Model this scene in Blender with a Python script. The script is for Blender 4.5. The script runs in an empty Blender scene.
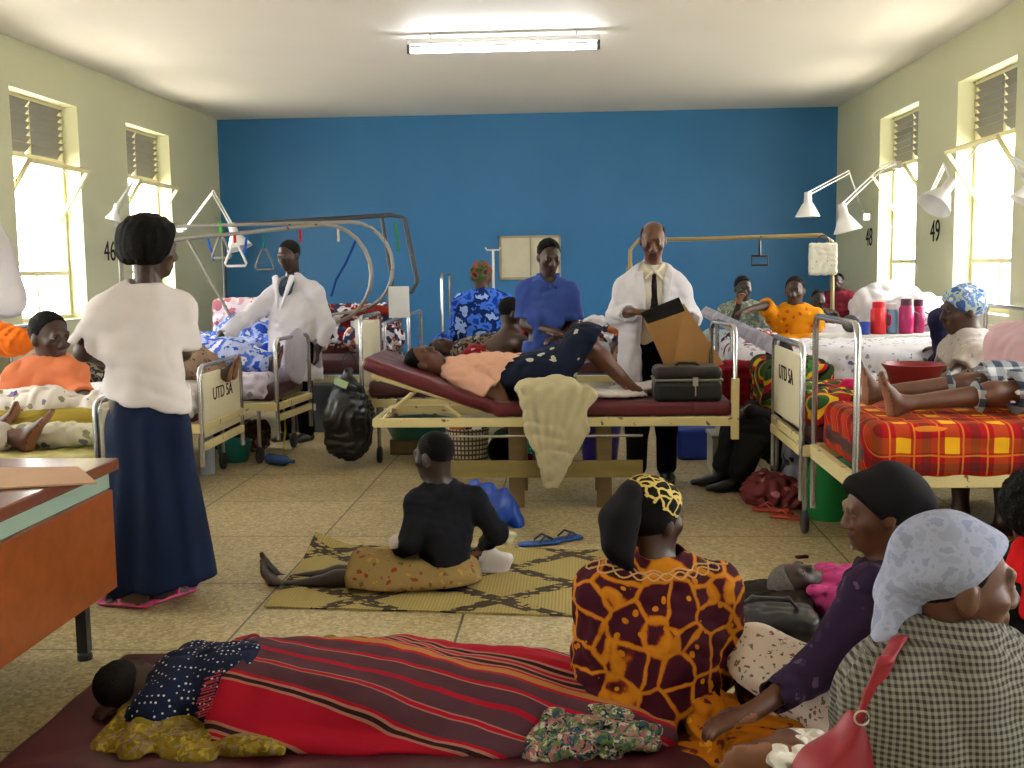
import bpy, bmesh, math, random
import numpy as np
from mathutils import Vector, Matrix
R = math.radians
SC = bpy.context.scene
COL = SC.collection
# ---------------------------------------------------------------- camera
FPX, CAMH = 1107.0, 1.46
def _cam_matrix():
    roll = 0.0135
    u0, v0 = 574 - 512, 384 - 264
    u = u0 * math.cos(roll) + v0 * math.sin(roll)
    v = -u0 * math.sin(roll) + v0 * math.cos(roll)
    # direction of +Y seen at (u, v): pitch down then yaw left
    pitch = math.atan2(v, FPX)
    yaw = math.atan2(u, math.hypot(FPX, v))
    M = Matrix.Rotation(yaw, 4, 'Z') @ Matrix.Rotation(math.pi / 2 - pitch, 4, 'X') @ Matrix.Rotation(-roll, 4, 'Z')
    M.translation = Vector((0, 0, CAMH))
    return M
CM = _cam_matrix()
cd = bpy.data.cameras.new('camera'); cam = bpy.data.objects.new('camera', cd); COL.objects.link(cam)
cam.matrix_world = CM
cd.sensor_width = 36; cd.lens = 36 * FPX / 1024; cd.clip_start = .05
SC.camera = cam
def W(px, py, Y):
    """point of the room at depth Y that lies behind a measured photo point"""
    d = CM.to_3x3() @ Vector(((px - 512) / FPX, -(py - 384) / FPX, -1))
    return Vector((0, 0, CAMH)) + d * (Y / d.y)
def fl(px, py, z=0.0):
    d = CM.to_3x3() @ Vector(((px - 512) / FPX, -(py - 384) / FPX, -1))
    return Vector((0, 0, CAMH)) + d * ((z - CAMH) / d.z)
# ---------------------------------------------------------------- materials
MATS = {}
class NT:
    def __init__(s, name):
        s.m = bpy.data.materials.new(name); s.m.use_nodes = True
        s.n = s.m.node_tree.nodes; s.l = s.m.node_tree.links
        s.b = s.n['Principled BSDF']
    def new(s, t, **kw):
        n = s.n.new(t)
        for k, v in kw.items():
            if hasattr(n, k): setattr(n, k, v)
            else: n.inputs[k].default_value = v
        return n
    def math(s, op, a, b=None, c=None):
        n = s.n.new('ShaderNodeMath'); n.operation = op
        for i, x in enumerate((a, b, c)):
            if x is None: continue
            if isinstance(x, (int, float)): n.inputs[i].default_value = x
            else: s.l.new(x, n.inputs[i])
        return n.outputs[0]
    def mix(s, f, a, b):
        n = s.n.new('ShaderNodeMix'); n.data_type = 'RGBA'
        for i, x in ((0, f), (6, a), (7, b)):
            if isinstance(x, (int, float)): n.inputs[i].default_value = x
            elif isinstance(x, (tuple, list)): n.inputs[i].default_value = (*x[:3], 1)
            else: s.l.new(x, n.inputs[i])
        return n.outputs[2]
    def coord(s, rot=(0, 0, 0), scale=(1, 1, 1), loc=(0, 0, 0)):
        tc = s.n.new('ShaderNodeTexCoord'); mp = s.n.new('ShaderNodeMapping')
        s.l.new(tc.outputs['Object'], mp.inputs[0])
        mp.inputs['Rotation'].default_value = rot; mp.inputs['Scale'].default_value = scale; mp.inputs['Location'].default_value = loc
        return mp.outputs[0]
    def xyz(s, v):
        n = s.n.new('ShaderNodeSeparateXYZ'); s.l.new(v, n.inputs[0]); return n.outputs
    def noise(s, v, scale, detail=3, out=0):
        n = s.n.new('ShaderNodeTexNoise'); s.l.new(v, n.inputs['Vector']); n.inputs['Scale'].default_value = scale; n.inputs['Detail'].default_value = detail
        return n.outputs[out]
    def voro(s, v, scale, feature='F1', out=0, rnd=1.0):
        n = s.n.new('ShaderNodeTexVoronoi'); n.feature = feature; s.l.new(v, n.inputs['Vector']); n.inputs['Scale'].default_value = scale
        n.inputs['Randomness'].default_value = rnd
        return n.outputs[out]
    def warp(s, v, scale, amt):
        n = s.n.new('ShaderNodeVectorMath'); n.operation = 'MULTIPLY_ADD'
        s.l.new(s.noise(v, scale, 2, 1), n.inputs[0]); n.inputs[1].default_value = (amt,) * 3; s.l.new(v, n.inputs[2])
        return n.outputs[0]
    def ramp(s, f, stops, mode='LINEAR'):
        n = s.n.new('ShaderNodeValToRGB'); n.color_ramp.interpolation = mode
        e = n.color_ramp.elements
        while len(e) < len(stops): e.new(.5)
        for i, (p, c) in enumerate(stops):
            e[i].position = p; e[i].color = (*c[:3], 1)
        s.l.new(f, n.inputs[0]); return n.outputs[0]
    def bump(s, h, strength=.3, dist=.01):
        n = s.n.new('ShaderNodeBump'); n.inputs['Strength'].default_value = strength; n.inputs['Distance'].default_value = dist
        s.l.new(h, n.inputs['Height']); s.l.new(n.outputs[0], s.b.inputs['Normal'])
    def out(s, col, rough=.85, metal=0, spec=None):
        if isinstance(col, (tuple, list)): s.b.inputs['Base Color'].default_value = (*col[:3], 1)
        else: s.l.new(col, s.b.inputs['Base Color'])
        s.b.inputs['Roughness'].default_value = rough; s.b.inputs['Metallic'].default_value = metal
        if spec is None and rough >= .7: spec = .12
        if spec is not None: s.b.inputs['Specular IOR Level'].default_value = spec
        return s.m
def lin(h):
    """#rrggbb -> linear"""
    h = h.lstrip('#'); o = []
    for i in (0, 2, 4):
        c = int(h[i:i + 2], 16) / 255; o.append(c / 12.92 if c <= .04045 else ((c + .055) / 1.055) ** 2.4)
    return tuple(o)
def C(x): return lin(x) if isinstance(x, str) else x
def dim(c, k): return tuple(v * k for v in C(c))
def M(name, kind='plain', *cols, rough=.85, metal=0, sc=1.0, rot=(0, 0, 0), spec=None):
    if name in MATS: return MATS[name]
    t = NT(name); cols = [C(c) for c in cols]; v = t.coord(rot=rot)
    if kind == 'plain':
        c = t.mix(t.noise(v, 6 * sc), dim(cols[0], .86), dim(cols[0], 1.1)); t.bump(t.noise(v, 140), .12, .002)
    elif kind == 'skin':
        c = t.mix(t.noise(v, 9), dim(cols[0], .8), dim(cols[0], 1.2)); t.bump(t.noise(v, 220), .08, .001)
    elif kind == 'flat': c = cols[0]
    elif kind == 'hair':
        c = t.mix(t.noise(v, 60), dim(cols[0], .6), dim(cols[0], 1.5)); t.bump(t.noise(v, 160, 4), .9, .006)
    elif kind == 'dots':
        d = t.voro(v, 38 * sc, rnd=.25); c = t.mix(t.math('LESS_THAN', d, .22), cols[0], cols[1])
    elif kind == 'floral':          # ground, blossoms, leaves
        w = t.warp(v, 9 * sc, .05)
        d = t.voro(w, 9 * sc); k = t.voro(w, 9 * sc, out=1)
        sp = t.xyz(k)
        col = t.mix(t.math('GREATER_THAN', sp[0], .5), cols[1], cols[2 % len(cols)])
        if len(cols) > 3: col = t.mix(t.math('GREATER_THAN', sp[1], .6), col, cols[3])
        c = t.mix(t.math('LESS_THAN', t.math('ADD', d, t.math('MULTIPLY', t.noise(v, 40 * sc), .25)), .42), cols[0], col)
    elif kind == 'patch':           # busy multicolour print
        w = t.warp(v, 12 * sc, .06); k = t.voro(w, 26 * sc, out=1); sp = t.xyz(k)
        n = len(cols)
        c = t.ramp(sp[0], [(i / n, cols[i]) for i in range(n)], 'CONSTANT')
    elif kind == 'camo':            # soft blotches
        f = t.noise(v, 7 * sc, 3); n = len(cols)
        c = t.ramp(f, [(.3 + .4 * i / n, cols[i]) for i in range(n)], 'CONSTANT')
    elif kind == 'checks':          # fine woven check
        x = t.xyz(v); s_ = 2 * math.pi * 45 * sc
        a = t.math('GREATER_THAN', t.math('SINE', t.math('MULTIPLY', x[0], s_)), 0)
        b = t.math('GREATER_THAN', t.math('SINE', t.math('MULTIPLY', x[2], s_)), 0)
        c = t.mix(t.math('MULTIPLY', t.math('ADD', a, b), .5), cols[0], cols[1])
    elif kind == 'wood':
        g = t.noise(t.coord(scale=(1, 6, 6)), 3 * sc, 5)
        c = t.ramp(g, [(.3, dim(cols[0], .7)), (.7, cols[0])])
    elif kind == 'metal':
        c = t.mix(t.noise(v, 14), dim(cols[0], .7), cols[0])
    elif kind == 'worn':            # chipped enamel over iron
        c = t.mix(t.math('GREATER_THAN', t.noise(v, 16, 6), .66), cols[0], cols[1])
    m = t.out(c, rough, metal, spec); MATS[name] = m
    return m
# ---------------------------------------------------------------- objects
def tag(o, label=None, cat=None, group=None, kind=None):
    if label: o['label'] = label
    if cat: o['category'] = cat
    if group: o['group'] = group
    if kind: o['kind'] = kind
    return o
def link(name, me, mat=None, parent=None, loc=(0, 0, 0), rz=0, smooth=False):
    o = bpy.data.objects.new(name, me); COL.objects.link(o)
    if parent: o.parent = parent
    o.location = loc; o.rotation_euler = (0, 0, rz)
    if mat is not None:
        for m in (mat if isinstance(mat, (list, tuple)) else [mat]): me.materials.append(m)
    if smooth: me.polygons.foreach_set('use_smooth', [True] * len(me.polygons))
    return o
def empty(name, loc=(0, 0, 0), rz=0, label=None, cat=None, group=None):
    o = bpy.data.objects.new(name, None); COL.objects.link(o); o.empty_display_size = .1
    o.location = loc; o.rotation_euler = (0, 0, rz); return tag(o, label, cat, group)
def copy_tree(o, parent=None):
    c = o.copy(); COL.objects.link(c); c.parent = parent
    for ch in [x for x in bpy.data.objects if x.parent == o]: copy_tree(ch, c)
    return c
class MB:
    """collects boxes, tubes, lathes into one mesh"""
    def __init__(s): s.v = []; s.f = []; s.mi = []
    def raw(s, vs, fs, mi=0):
        n = len(s.v); s.v += [tuple(v) for v in vs]; s.f += [tuple(n + i for i in f) for f in fs]; s.mi += [mi] * len(fs); return s
    def box(s, c, sz, rot=None, mi=0):
        c = Vector(c); x, y, z = (k / 2 for k in sz); P = []
        for dx, dy, dz in ((-1,-1,-1),(1,-1,-1),(1,1,-1),(-1,1,-1),(-1,-1,1),(1,-1,1),(1,1,1),(-1,1,1)):
            p = Vector((dx * x, dy * y, dz * z))
            if rot is not None: p = rot @ p
            P.append(c + p)
        return s.raw(P, ((0,3,2,1),(4,5,6,7),(0,1,5,4),(1,2,6,5),(2,3,7,6),(3,0,4,7)), mi)
    def bb(s, a, b, mi=0):
        a, b = Vector(a), Vector(b); return s.box((a + b) / 2, [abs(k) for k in (b - a)], mi=mi)
    def tube(s, pts, r, n=8, closed=False, mi=0, rs=None):
        pts = [Vector(p) for p in pts]; N = len(pts); rings = []; up = None
        for i, p in enumerate(pts):
            a = pts[i - 1] if (i > 0 or closed) else p
            b = pts[(i + 1) % N] if (i < N - 1 or closed) else p
            t = (b - a).normalized()
            if up is None: up = t.orthogonal().normalized()
            up = (up - t * up.dot(t))
            up = up.normalized() if up.length > 1e-6 else t.orthogonal().normalized()
            w = t.cross(up); rr = rs[i] if rs else r
            rings.append([p + (up * math.cos(2 * math.pi * k / n) + w * math.sin(2 * math.pi * k / n)) * rr for k in range(n)])
        vs = [v for rg in rings for v in rg]; fs = []
        for i in range(N if closed else N - 1):
            j = (i + 1) % N
            for k in range(n): fs.append((i * n + k, i * n + (k + 1) % n, j * n + (k + 1) % n, j * n + k))
        if not closed: fs += [tuple(range(n - 1, -1, -1)), tuple((N - 1) * n + k for k in range(n))]
        return s.raw(vs, fs, mi)
    def lathe(s, c, prof, n=20, axis=(0, 0, 1), mi=0):
        ax = Vector(axis).normalized(); u = ax.orthogonal().normalized(); w = ax.cross(u); c = Vector(c); vs = []; fs = []
        for r, h in prof:
            for k in range(n):
                a = 2 * math.pi * k / n; vs.append(c + ax * h + (u * math.cos(a) + w * math.sin(a)) * max(r, 1e-4))
        for i in range(len(prof) - 1):
            for k in range(n): fs.append((i * n + k, i * n + (k + 1) % n, (i + 1) * n + (k + 1) % n, (i + 1) * n + k))
        fs += [tuple(range(n - 1, -1, -1)), tuple((len(prof) - 1) * n + k for k in range(n))]
        return s.raw(vs, fs, mi)
    def build(s, name, mat, parent=None, smooth=False, bevel=0, loc=(0, 0, 0), rz=0):
        me = bpy.data.meshes.new(name); me.from_pydata([Vector(v) for v in s.v], [], s.f)
        me.polygons.foreach_set('material_index', s.mi); me.update()
        o = link(name, me, mat, parent, loc, rz)
        if smooth:
            me.polygons.foreach_set('use_smooth', [True] * len(me.polygons))
            try: me.set_sharp_from_angle(angle=R(50))
            except Exception: pass
        if bevel:
            b = o.modifiers.new('bevel', 'BEVEL'); b.width = bevel; b.segments = 2; b.limit_method = 'ANGLE'
        return o
def arc(c, r, a0, a1, u, w, n=8):
    c, u, w = Vector(c), Vector(u), Vector(w)
    return [c + (u * math.cos(a0 + (a1 - a0) * i / n) + w * math.sin(a0 + (a1 - a0) * i / n)) * r for i in range(n + 1)]
# ---------------------------------------------------------------- implicit modelling
def npv(p): return np.array(tuple(p), dtype=np.float32)
class Field:
    """smoothly blended solid, meshed as one surface"""
    def __init__(s): s.ops = []; s.lo = np.full(3, 1e9); s.hi = np.full(3, -1e9); s.nz = []; s.paint = []; s.shell = None
    def _grow(s, p, r): s.lo = np.minimum(s.lo, npv(p) - r); s.hi = np.maximum(s.hi, npv(p) + r)
    def _add(s, fn, k, mode): s.ops.append((fn, k, mode)); return s
    def cap(s, a, b, ra, rb=None, k=.02, mode='u'):
        rb = ra if rb is None else rb; A, B = npv(a), npv(b); D = B - A; L = float(D @ D) + 1e-9
        if mode == 'u': s._grow(a, ra); s._grow(b, rb)
        def fn(P):
            Q = P - A; h = np.clip(Q @ D / L, 0, 1); Q = Q - h[:, None] * D
            return np.sqrt(np.einsum('ij,ij->i', Q, Q)) - (ra + (rb - ra) * h)
        return s._add(fn, k, mode)
    def chain(s, pts, rs, k=.02, mode='u'):
        for i in range(len(pts) - 1): s.cap(pts[i], pts[i + 1], rs[i], rs[i + 1], k, mode)
        return s
    def ecap(s, a, b, u, wa, da, wb=None, db=None, k=.03, mode='u'):
        """flattened capsule: half-width w along u, half-depth d across"""
        wb = wa if wb is None else wb; db = da if db is None else db
        A, B = npv(a), npv(b); D = B - A; L = float(D @ D) + 1e-9; t = D / math.sqrt(L)
        U = npv(u); U = U - t * (U @ t); U /= np.linalg.norm(U) + 1e-9; V = np.cross(t, U)
        if mode == 'u': s._grow(a, max(wa, da)); s._grow(b, max(wb, db))
        def fn(P):
            Q = P - A; h = np.clip(Q @ D / L, 0, 1); Q = Q - h[:, None] * D
            w = wa + (wb - wa) * h; d = da + (db - da) * h; e = (w + d) / 2
            x = Q @ U; y = Q @ V; z = Q @ t
            k0 = np.sqrt((x / w) ** 2 + (y / d) ** 2 + (z / e) ** 2); k1 = np.sqrt((x / w ** 2) ** 2 + (y / d ** 2) ** 2 + (z / e ** 2) ** 2) + 1e-6
            return k0 * (k0 - 1) / k1
        return s._add(fn, k, mode)
    def ell(s, c, r, ax=None, k=.02, mode='u'):
        Cc = npv(c); r = (r,) * 3 if isinstance(r, (int, float)) else r; Rr = np.array(r, dtype=np.float32)
        Mx = np.array([tuple(Vector(a)) for a in ax], dtype=np.float32) if ax is not None else None
        if mode == 'u': s._grow(c, max(r))
        def fn(P):
            Q = P - Cc
            if Mx is not None: Q = Q @ Mx.T
            k0 = np.sqrt(np.einsum('ij,ij->i', Q / Rr, Q / Rr)); k1 = np.sqrt(np.einsum('ij,ij->i', Q / Rr ** 2, Q / Rr ** 2)) + 1e-6
            return k0 * (k0 - 1) / k1
        return s._add(fn, k, mode)
    def rbox(s, c, half, r=.02, ax=None, k=.02, mode='u'):
        Cc = npv(c); H = np.array(half, dtype=np.float32) - r
        Mx = np.array([tuple(Vector(a)) for a in ax], dtype=np.float32) if ax is not None else None
        if mode == 'u': s._grow(c, float(np.linalg.norm(half)) if ax is not None else np.array(half, dtype=np.float32))
        def fn(P):
            Q = P - Cc
            if Mx is not None: Q = Q @ Mx.T
            q = np.abs(Q) - H; o = np.maximum(q, 0)
            return np.sqrt(np.einsum('ij,ij->i', o, o)) + np.minimum(q.max(axis=1), 0) - r
        return s._add(fn, k, mode)
    def cyl(s, a, b, r, k=.006, mode='u'):
        """flat-ended cylinder"""
        A, B = npv(a), npv(b); D = B - A; L = float(np.linalg.norm(D)); t = D / L
        if mode == 'u': s._grow(a, r); s._grow(b, r)
        def fn(P):
            Q = P - A; z = Q @ t; rad = np.sqrt(np.maximum(np.einsum('ij,ij->i', Q, Q) - z * z, 0)) - r
            zz = np.abs(z - L / 2) - L / 2
            return np.minimum(np.maximum(rad, zz), 0) + np.sqrt(np.maximum(rad, 0) ** 2 + np.maximum(zz, 0) ** 2)
        return s._add(fn, k, mode)
    def cuff(s, a, b, bore, R=.11, deep=.05):
        """end a sleeve or leg squarely at b (coming from a) and open it"""
        a, b = Vector(a), Vector(b); d = (b - a).normalized()
        s.cyl(b, b + d * .16, R, .003, 's'); s.cyl(b - d * deep, b + d * .01, bore, .004, 's'); return s
    def plane(s, p, n, k=.004):
        """cut away the side the normal points to"""
        p_, n_ = npv(p), npv(Vector(n).normalized())
        return s._add(lambda P: (P - p_) @ n_, k, 'i')
    def folds(s, amp, freq, d=(0, 0, 1), seed=0, region=None):
        """pleats that run along direction d"""
        s.nz.append((amp * (.85 if freq < 25 else 1), freq * (2.2 if freq < 25 else 1), npv(Vector(d).normalized()), seed, region)); return s
    def wrinkle(s, amp, freq, seed=0): s.nz.append((amp * (.75 if freq < 25 and amp > .002 else 1), freq * (2.0 if freq < 25 and amp > .002 else 1), None, seed, None)); return s
    def ev(s, P):
        D = np.full(len(P), 1e3, dtype=np.float32)
        for fn, k, m in s.ops:
            d = fn(P)
            if m == 'u':
                h = np.maximum(k - np.abs(D - d), 0) / k; D = np.minimum(D, d) - h * h * k * .25
            elif m == 's':
                d = -d; h = np.maximum(k - np.abs(D - d), 0) / k; D = np.maximum(D, d) + h * h * k * .25
            else:
                h = np.maximum(k - np.abs(D - d), 0) / k; D = np.maximum(D, d) + h * h * k * .25
        for amp, fr, d, seed, reg in s.nz:
            rng = np.random.RandomState(seed + 5); ph = rng.rand(8) * 6.28
            if d is not None:
                e1 = np.cross(d, [0.31, .87, .38]); e1 /= np.linalg.norm(e1); e2 = np.cross(d, e1)
                x = P @ e1.astype(np.float32); y = P @ e2.astype(np.float32); z = P @ d
                w = np.sin(fr * x + 1.7 * np.sin(fr * .45 * y + ph[0]) + 1.2 * np.sin(3 * z + ph[1])) + .7 * np.sin(fr * .9 * y + 1.5 * np.sin(fr * .4 * x + ph[2]) + np.sin(4.1 * z + ph[3]))
            else:
                x, y, z = P[:, 0], P[:, 1], P[:, 2]
                a = np.sin(fr * (x * .8 + y * .5 - z * .3) + 2.1 * np.sin(fr * .37 * (y - x * .4) + ph[0]) + 1.6 * np.sin(fr * .53 * z + ph[1]))
                b = np.sin(fr * (-x * .4 + y * .6 + z * .9) + 1.9 * np.sin(fr * .41 * (x + z) + ph[2]) + 1.3 * np.sin(fr * .6 * y + ph[3]))
                w = (1 - 2 * np.abs(a)) * .8 + (1 - 2 * np.abs(b)) * .8
            D = D + amp * w.astype(np.float32)
        return D
    def mesh(s, name, h=.01):
        pad = 3 * h + sum(abs(n[0]) for n in s.nz) * 1.8
        lo = s.lo - pad; n = np.ceil((s.hi + pad - lo) / h).astype(int) + 1
        B = 4; nb = np.ceil(n / B).astype(int); n = nb * B
        V = np.ones(tuple(n), dtype=np.float32)
        g = [lo[i] + (np.arange(nb[i]) * B + (B - 1) / 2) * h for i in range(3)]
        X, Y, Z = np.meshgrid(*g, indexing='ij'); P = np.stack([X.ravel(), Y.ravel(), Z.ravel()], 1).astype(np.float32)
        d = np.concatenate([s.ev(P[i:i + 200000]) for i in range(0, len(P), 200000)])
        near = np.abs(d) < h * B * 1.15 + pad - 3 * h
        V.reshape(nb[0], B, nb[1], B, nb[2], B)[:] = np.where(d < 0, -1, 1).reshape(nb)[:, None, :, None, :, None]
        idx = np.argwhere(near.reshape(nb))
        off = np.stack(np.meshgrid(*[np.arange(B)] * 3, indexing='ij'), -1).reshape(-1, 3)
        for i in range(0, len(idx), 4000):
            ii = (idx[i:i + 4000, None, :] * B + off[None]).reshape(-1, 3)
            V[ii[:, 0], ii[:, 1], ii[:, 2]] = s.ev((lo + ii * h).astype(np.float32))
        S = V < 0
        c = [(a, b, e) for a in (0, 1) for b in (0, 1) for e in (0, 1)]
        sl = lambda A, o: A[o[0]:n[0] - 1 + o[0], o[1]:n[1] - 1 + o[1], o[2]:n[2] - 1 + o[2]]
        cnt = sum(sl(S, o).astype(np.int8) for o in c)
        act = (cnt > 0) & (cnt < 8); ci = np.argwhere(act)
        if not len(ci): raise ValueError('empty field ' + name)
        acc = np.zeros((len(ci), 3)); w = np.zeros(len(ci))
        for a in c:
            for ax in range(3):
                if a[ax]: continue
                b = list(a); b[ax] = 1
                va = V[ci[:, 0] + a[0], ci[:, 1] + a[1], ci[:, 2] + a[2]]; vb = V[ci[:, 0] + b[0], ci[:, 1] + b[1], ci[:, 2] + b[2]]
                m = (va < 0) != (vb < 0); t = np.where(m, va / np.where(m, va - vb, 1), 0)
                q = np.tile(np.array(a, float), (len(ci), 1)); q[:, ax] = t
                acc += q * m[:, None]; w += m
        verts = lo + (ci + acc / w[:, None]) * h
        ID = np.full(act.shape, -1, dtype=np.int64); ID[act] = np.arange(len(ci))
        quads = []
        for ax in range(3):
            o1, o2 = [(1, 2), (2, 0), (0, 1)][ax]
            A = [slice(1, n[k] - 1) for k in range(3)]; Bs = list(A); Bs[ax] = slice(2, n[ax])
            A2 = list(A)
            m = S[tuple(A2)] != S[tuple(Bs)]; e = np.argwhere(m) + 1
            if not len(e): continue
            inside = S[e[:, 0], e[:, 1], e[:, 2]]
            def at(d1, d2):
                k = e.copy(); k[:, o1] -= d1; k[:, o2] -= d2
                k = np.minimum(k, np.array(act.shape) - 1)
                return ID[k[:, 0], k[:, 1], k[:, 2]]
            q = np.stack([at(1, 1), at(0, 1), at(0, 0), at(1, 0)], 1)
            q[~inside] = q[~inside][:, ::-1]; quads.append(q)
        q = np.concatenate(quads); q = q[(q >= 0).all(axis=1)]
        me = bpy.data.meshes.new(name)
        me.vertices.add(len(verts)); me.vertices.foreach_set('co', verts.astype(np.float32).ravel())
        me.loops.add(len(q) * 4); me.loops.foreach_set('vertex_index', q.astype(np.int32).ravel())
        me.polygons.add(len(q)); me.polygons.foreach_set('loop_start', np.arange(len(q), dtype=np.int32) * 4)
        me.polygons.foreach_set('loop_total', np.full(len(q), 4, dtype=np.int32))
        if s.paint:
            cen = verts[q].mean(axis=1); mi = np.zeros(len(q), dtype=np.int32)
            for fn, k in s.paint: mi[fn(cen)] = k
            me.polygons.foreach_set('material_index', mi)
        me.update(calc_edges=True); me.validate()
        me.polygons.foreach_set('use_smooth', np.ones(len(me.polygons), dtype=bool))
        return me
    def build(s, name, mat, parent=None, h=.01, origin=None, rz=0):
        """mesh in world coordinates re-based on the parent's (or own) origin"""
        me = s.mesh(name, h)
        if parent is not None:
            me.transform(world_of(parent).inverted()); return link(name, me, mat, parent)
        o = Vector(origin) if origin is not None else Vector(((s.lo[0] + s.hi[0]) / 2, (s.lo[1] + s.hi[1]) / 2, s.lo[2]))
        Mx = Matrix.Translation(o) @ Matrix.Rotation(rz, 4, 'Z')
        me.transform(Mx.inverted()); ob = link(name, me, mat, None, o, rz); return ob
def world_of(o):
    m = Matrix.LocRotScale(o.location, o.rotation_euler, o.scale)
    return world_of(o.parent) @ m if o.parent else m
def V3(*a): return Vector(a)
# ================================================================ the room
XL, XR, YB, YR, ZC = -4.56, 3.29, 14.25, -2.4, 3.36
t = NT('terrazzo'); v = t.coord(); x = t.xyz(v)
cellid = t.new('ShaderNodeCombineXYZ')
TS = .9
for i in (0, 1):
    t.l.new(t.math('FLOOR', t.math('DIVIDE', t.math('ADD', x[i], (.48, .45)[i]), TS)), cellid.inputs[i])
wn = t.new('ShaderNodeTexWhiteNoise'); t.l.new(cellid.outputs[0], wn.inputs['Vector'])
sp = t.voro(v, 70, out=1); spx = t.xyz(sp)
base = t.mix(t.noise(v, 1.2, 4), C('#9a8a62'), C('#bba97c'))
base = t.mix(t.math('MULTIPLY', wn.outputs['Value'], .35), base, C('#a8966c'))
base = t.mix(t.math('MULTIPLY', t.math('GREATER_THAN', spx[0], .72), .45), base, C('#6f5f3f'))
base = t.mix(t.math('MULTIPLY', t.math('LESS_THAN', spx[0], .2), .4), base, C('#d5c8a4'))
fx = t.math('FRACT', t.math('DIVIDE', t.math('ADD', x[0], .48), TS)); fy = t.math('FRACT', t.math('DIVIDE', t.math('ADD', x[1], .45), TS))
g = t.math('MAXIMUM', t.math('LESS_THAN', fx, .011), t.math('LESS_THAN', fy, .009))
base = t.mix(g, base, C('#4a4030'))
floor_m = t.out(base, .42); t.l.new(t.math('ADD', .28, t.math('MULTIPLY', t.noise(v, 3, 4), .3)), t.b.inputs['Roughness'])
t = NT('green_wall_paint'); v = t.coord(); wall_m = t.out(t.mix(t.noise(v, .9, 4), C('#b4b593'), C('#c8c7a6')), .5)
t = NT('blue_wall_paint'); v = t.coord(); x = t.xyz(v)
blue_m = t.out(t.mix(t.noise(v, .8, 5), C('#1e6299'), C('#2f77ad')), .5)
t = NT('ceiling_paint'); v = t.coord(); ceil_m = t.out(t.mix(t.noise(v, .6, 4), C('#cfc9c0'), C('#dedad4')), .6)
cream_m = M('cream_window_paint', 'plain', '#d8cfa0', rough=.5)
louver_m = M('louvre_grey', 'plain', '#6c6a62', rough=.45)
MB().bb((XL - .3, YR - .2, -.12), (XR + .3, YB + .2, 0)).build('floor', floor_m)['kind'] = 'structure'
MB().bb((XL - .3, YR - .2, ZC), (XR + .3, YB + .2, ZC + .15)).build('ceiling', ceil_m)['kind'] = 'structure'
MB().bb((XL - .3, YB, 0), (XR + .3, YB + .2, ZC)).build('wall_back', blue_m)['kind'] = 'structure'
MB().bb((XL - .3, YR - .2, 0), (XR + .3, YR, ZC)).build('wall_rear', wall_m)['kind'] = 'structure'
WZ0, WZ1, WT = 1.02, 2.96, .26
LW = [(11.28, 12.5), (8.93, 10.17), (6.5, 7.72), (4.1, 5.32), (1.7, 2.92), (-.7, .52)]
RW = [(10.97, 12.3), (8.6, 9.88), (6.2, 7.45), (3.8, 5.05), (1.4, 2.65), (-1., .25)]
def side_wall(name, xi, s, wins):
    b = MB(); xo = xi + s * WT; cuts = sorted(wins); y = YR
    for a, c in cuts:
        b.bb((xi, y, 0), (xo, a, ZC)); b.bb((xi, a, 0), (xo, c, WZ0)); b.bb((xi, a, WZ1), (xo, c, ZC)); y = c
    b.bb((xi, y, 0), (xo, YB, ZC)); b.build(name, wall_m)['kind'] = 'structure'
side_wall('wall_left', XL, -1, LW); side_wall('wall_right', XR, 1, RW)
t = NT('window_glass'); t.b.inputs['Transmission Weight'].default_value = 1; t.b.inputs['IOR'].default_value = 1.0
glass_m = t.out((1, 1, 1), .0); t.b.inputs['IOR'].default_value = 1.02
wn_ = 0
def window(xi, s, a, c, k):
    e = empty(f'window_{k}', (xi, (a + c) / 2, WZ0)); e['kind'] = 'structure'
    w = c - a; fx = s * .17; hw = w / 2
    f = MB(); H = WZ1 - WZ0; zl = 1.43; zb = .42
    for yy in (-hw + .02, hw - .02): f.bb((fx - .02, yy - .02, 0), (fx + .02, yy + .02, H))
    for zz in (.02, zb, zl, H - .02): f.bb((fx - .025, -hw, zz - .02), (fx + .025, hw, zz + .02))
    f.bb((fx - .015, -.015, zl), (fx + .015, .015, H)); f.bb((fx - .015, -.015, 0), (fx + .015, .015, zb))
    f.build('frame', cream_m, e, bevel=.004)
    sl = MB(); n = 7
    for i in range(n):
        z = zl + .05 + i * (H - zl - .08) / n
        rt = Matrix.Rotation(s * R(52), 3, 'Y')
        for yy in (-hw / 2, hw / 2): sl.box((fx, yy, z + .02), (.1, hw - .04, .006), rt)
    sl.build('louvre', louver_m, e)
    p = MB(); p.bb((fx - .002, -hw + .03, .03), (fx + .002, hw - .03, zb - .02)); p.build('pane', glass_m, e)
    # pivoting sash, top swung into the room
    sa = MB(); ang = R(33); rt = Matrix.Rotation(-s * ang if s > 0 else ang, 3, 'Y'); pv = Vector((fx, 0, .93)); L = .5
    def q(y, z, dx=0): return pv + rt @ Vector((dx, y, z))
    for yy in (-hw + .07, hw - .07): sa.box(q(yy, 0), (.03, .035, 2 * L), rt)
    for zz in (-L, L): sa.box(q(0, zz), (.03, w - .11, .035), rt)
    so = sa.build('sash', cream_m, e)
    g = MB(); g.box(q(0, 0), (.004, w - .16, 2 * L - .03), rt); g.build('pane', glass_m, so)
    st = MB()
    for yy in (-hw + .05, hw - .05): st.tube([q(yy, .3), Vector((fx, yy, .93 + .48))], .006, 6)
    st.build('stay', M('stay_iron', 'plain', '#77736a', rough=.4, metal=.6), so)
    return e
k = 1
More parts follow.
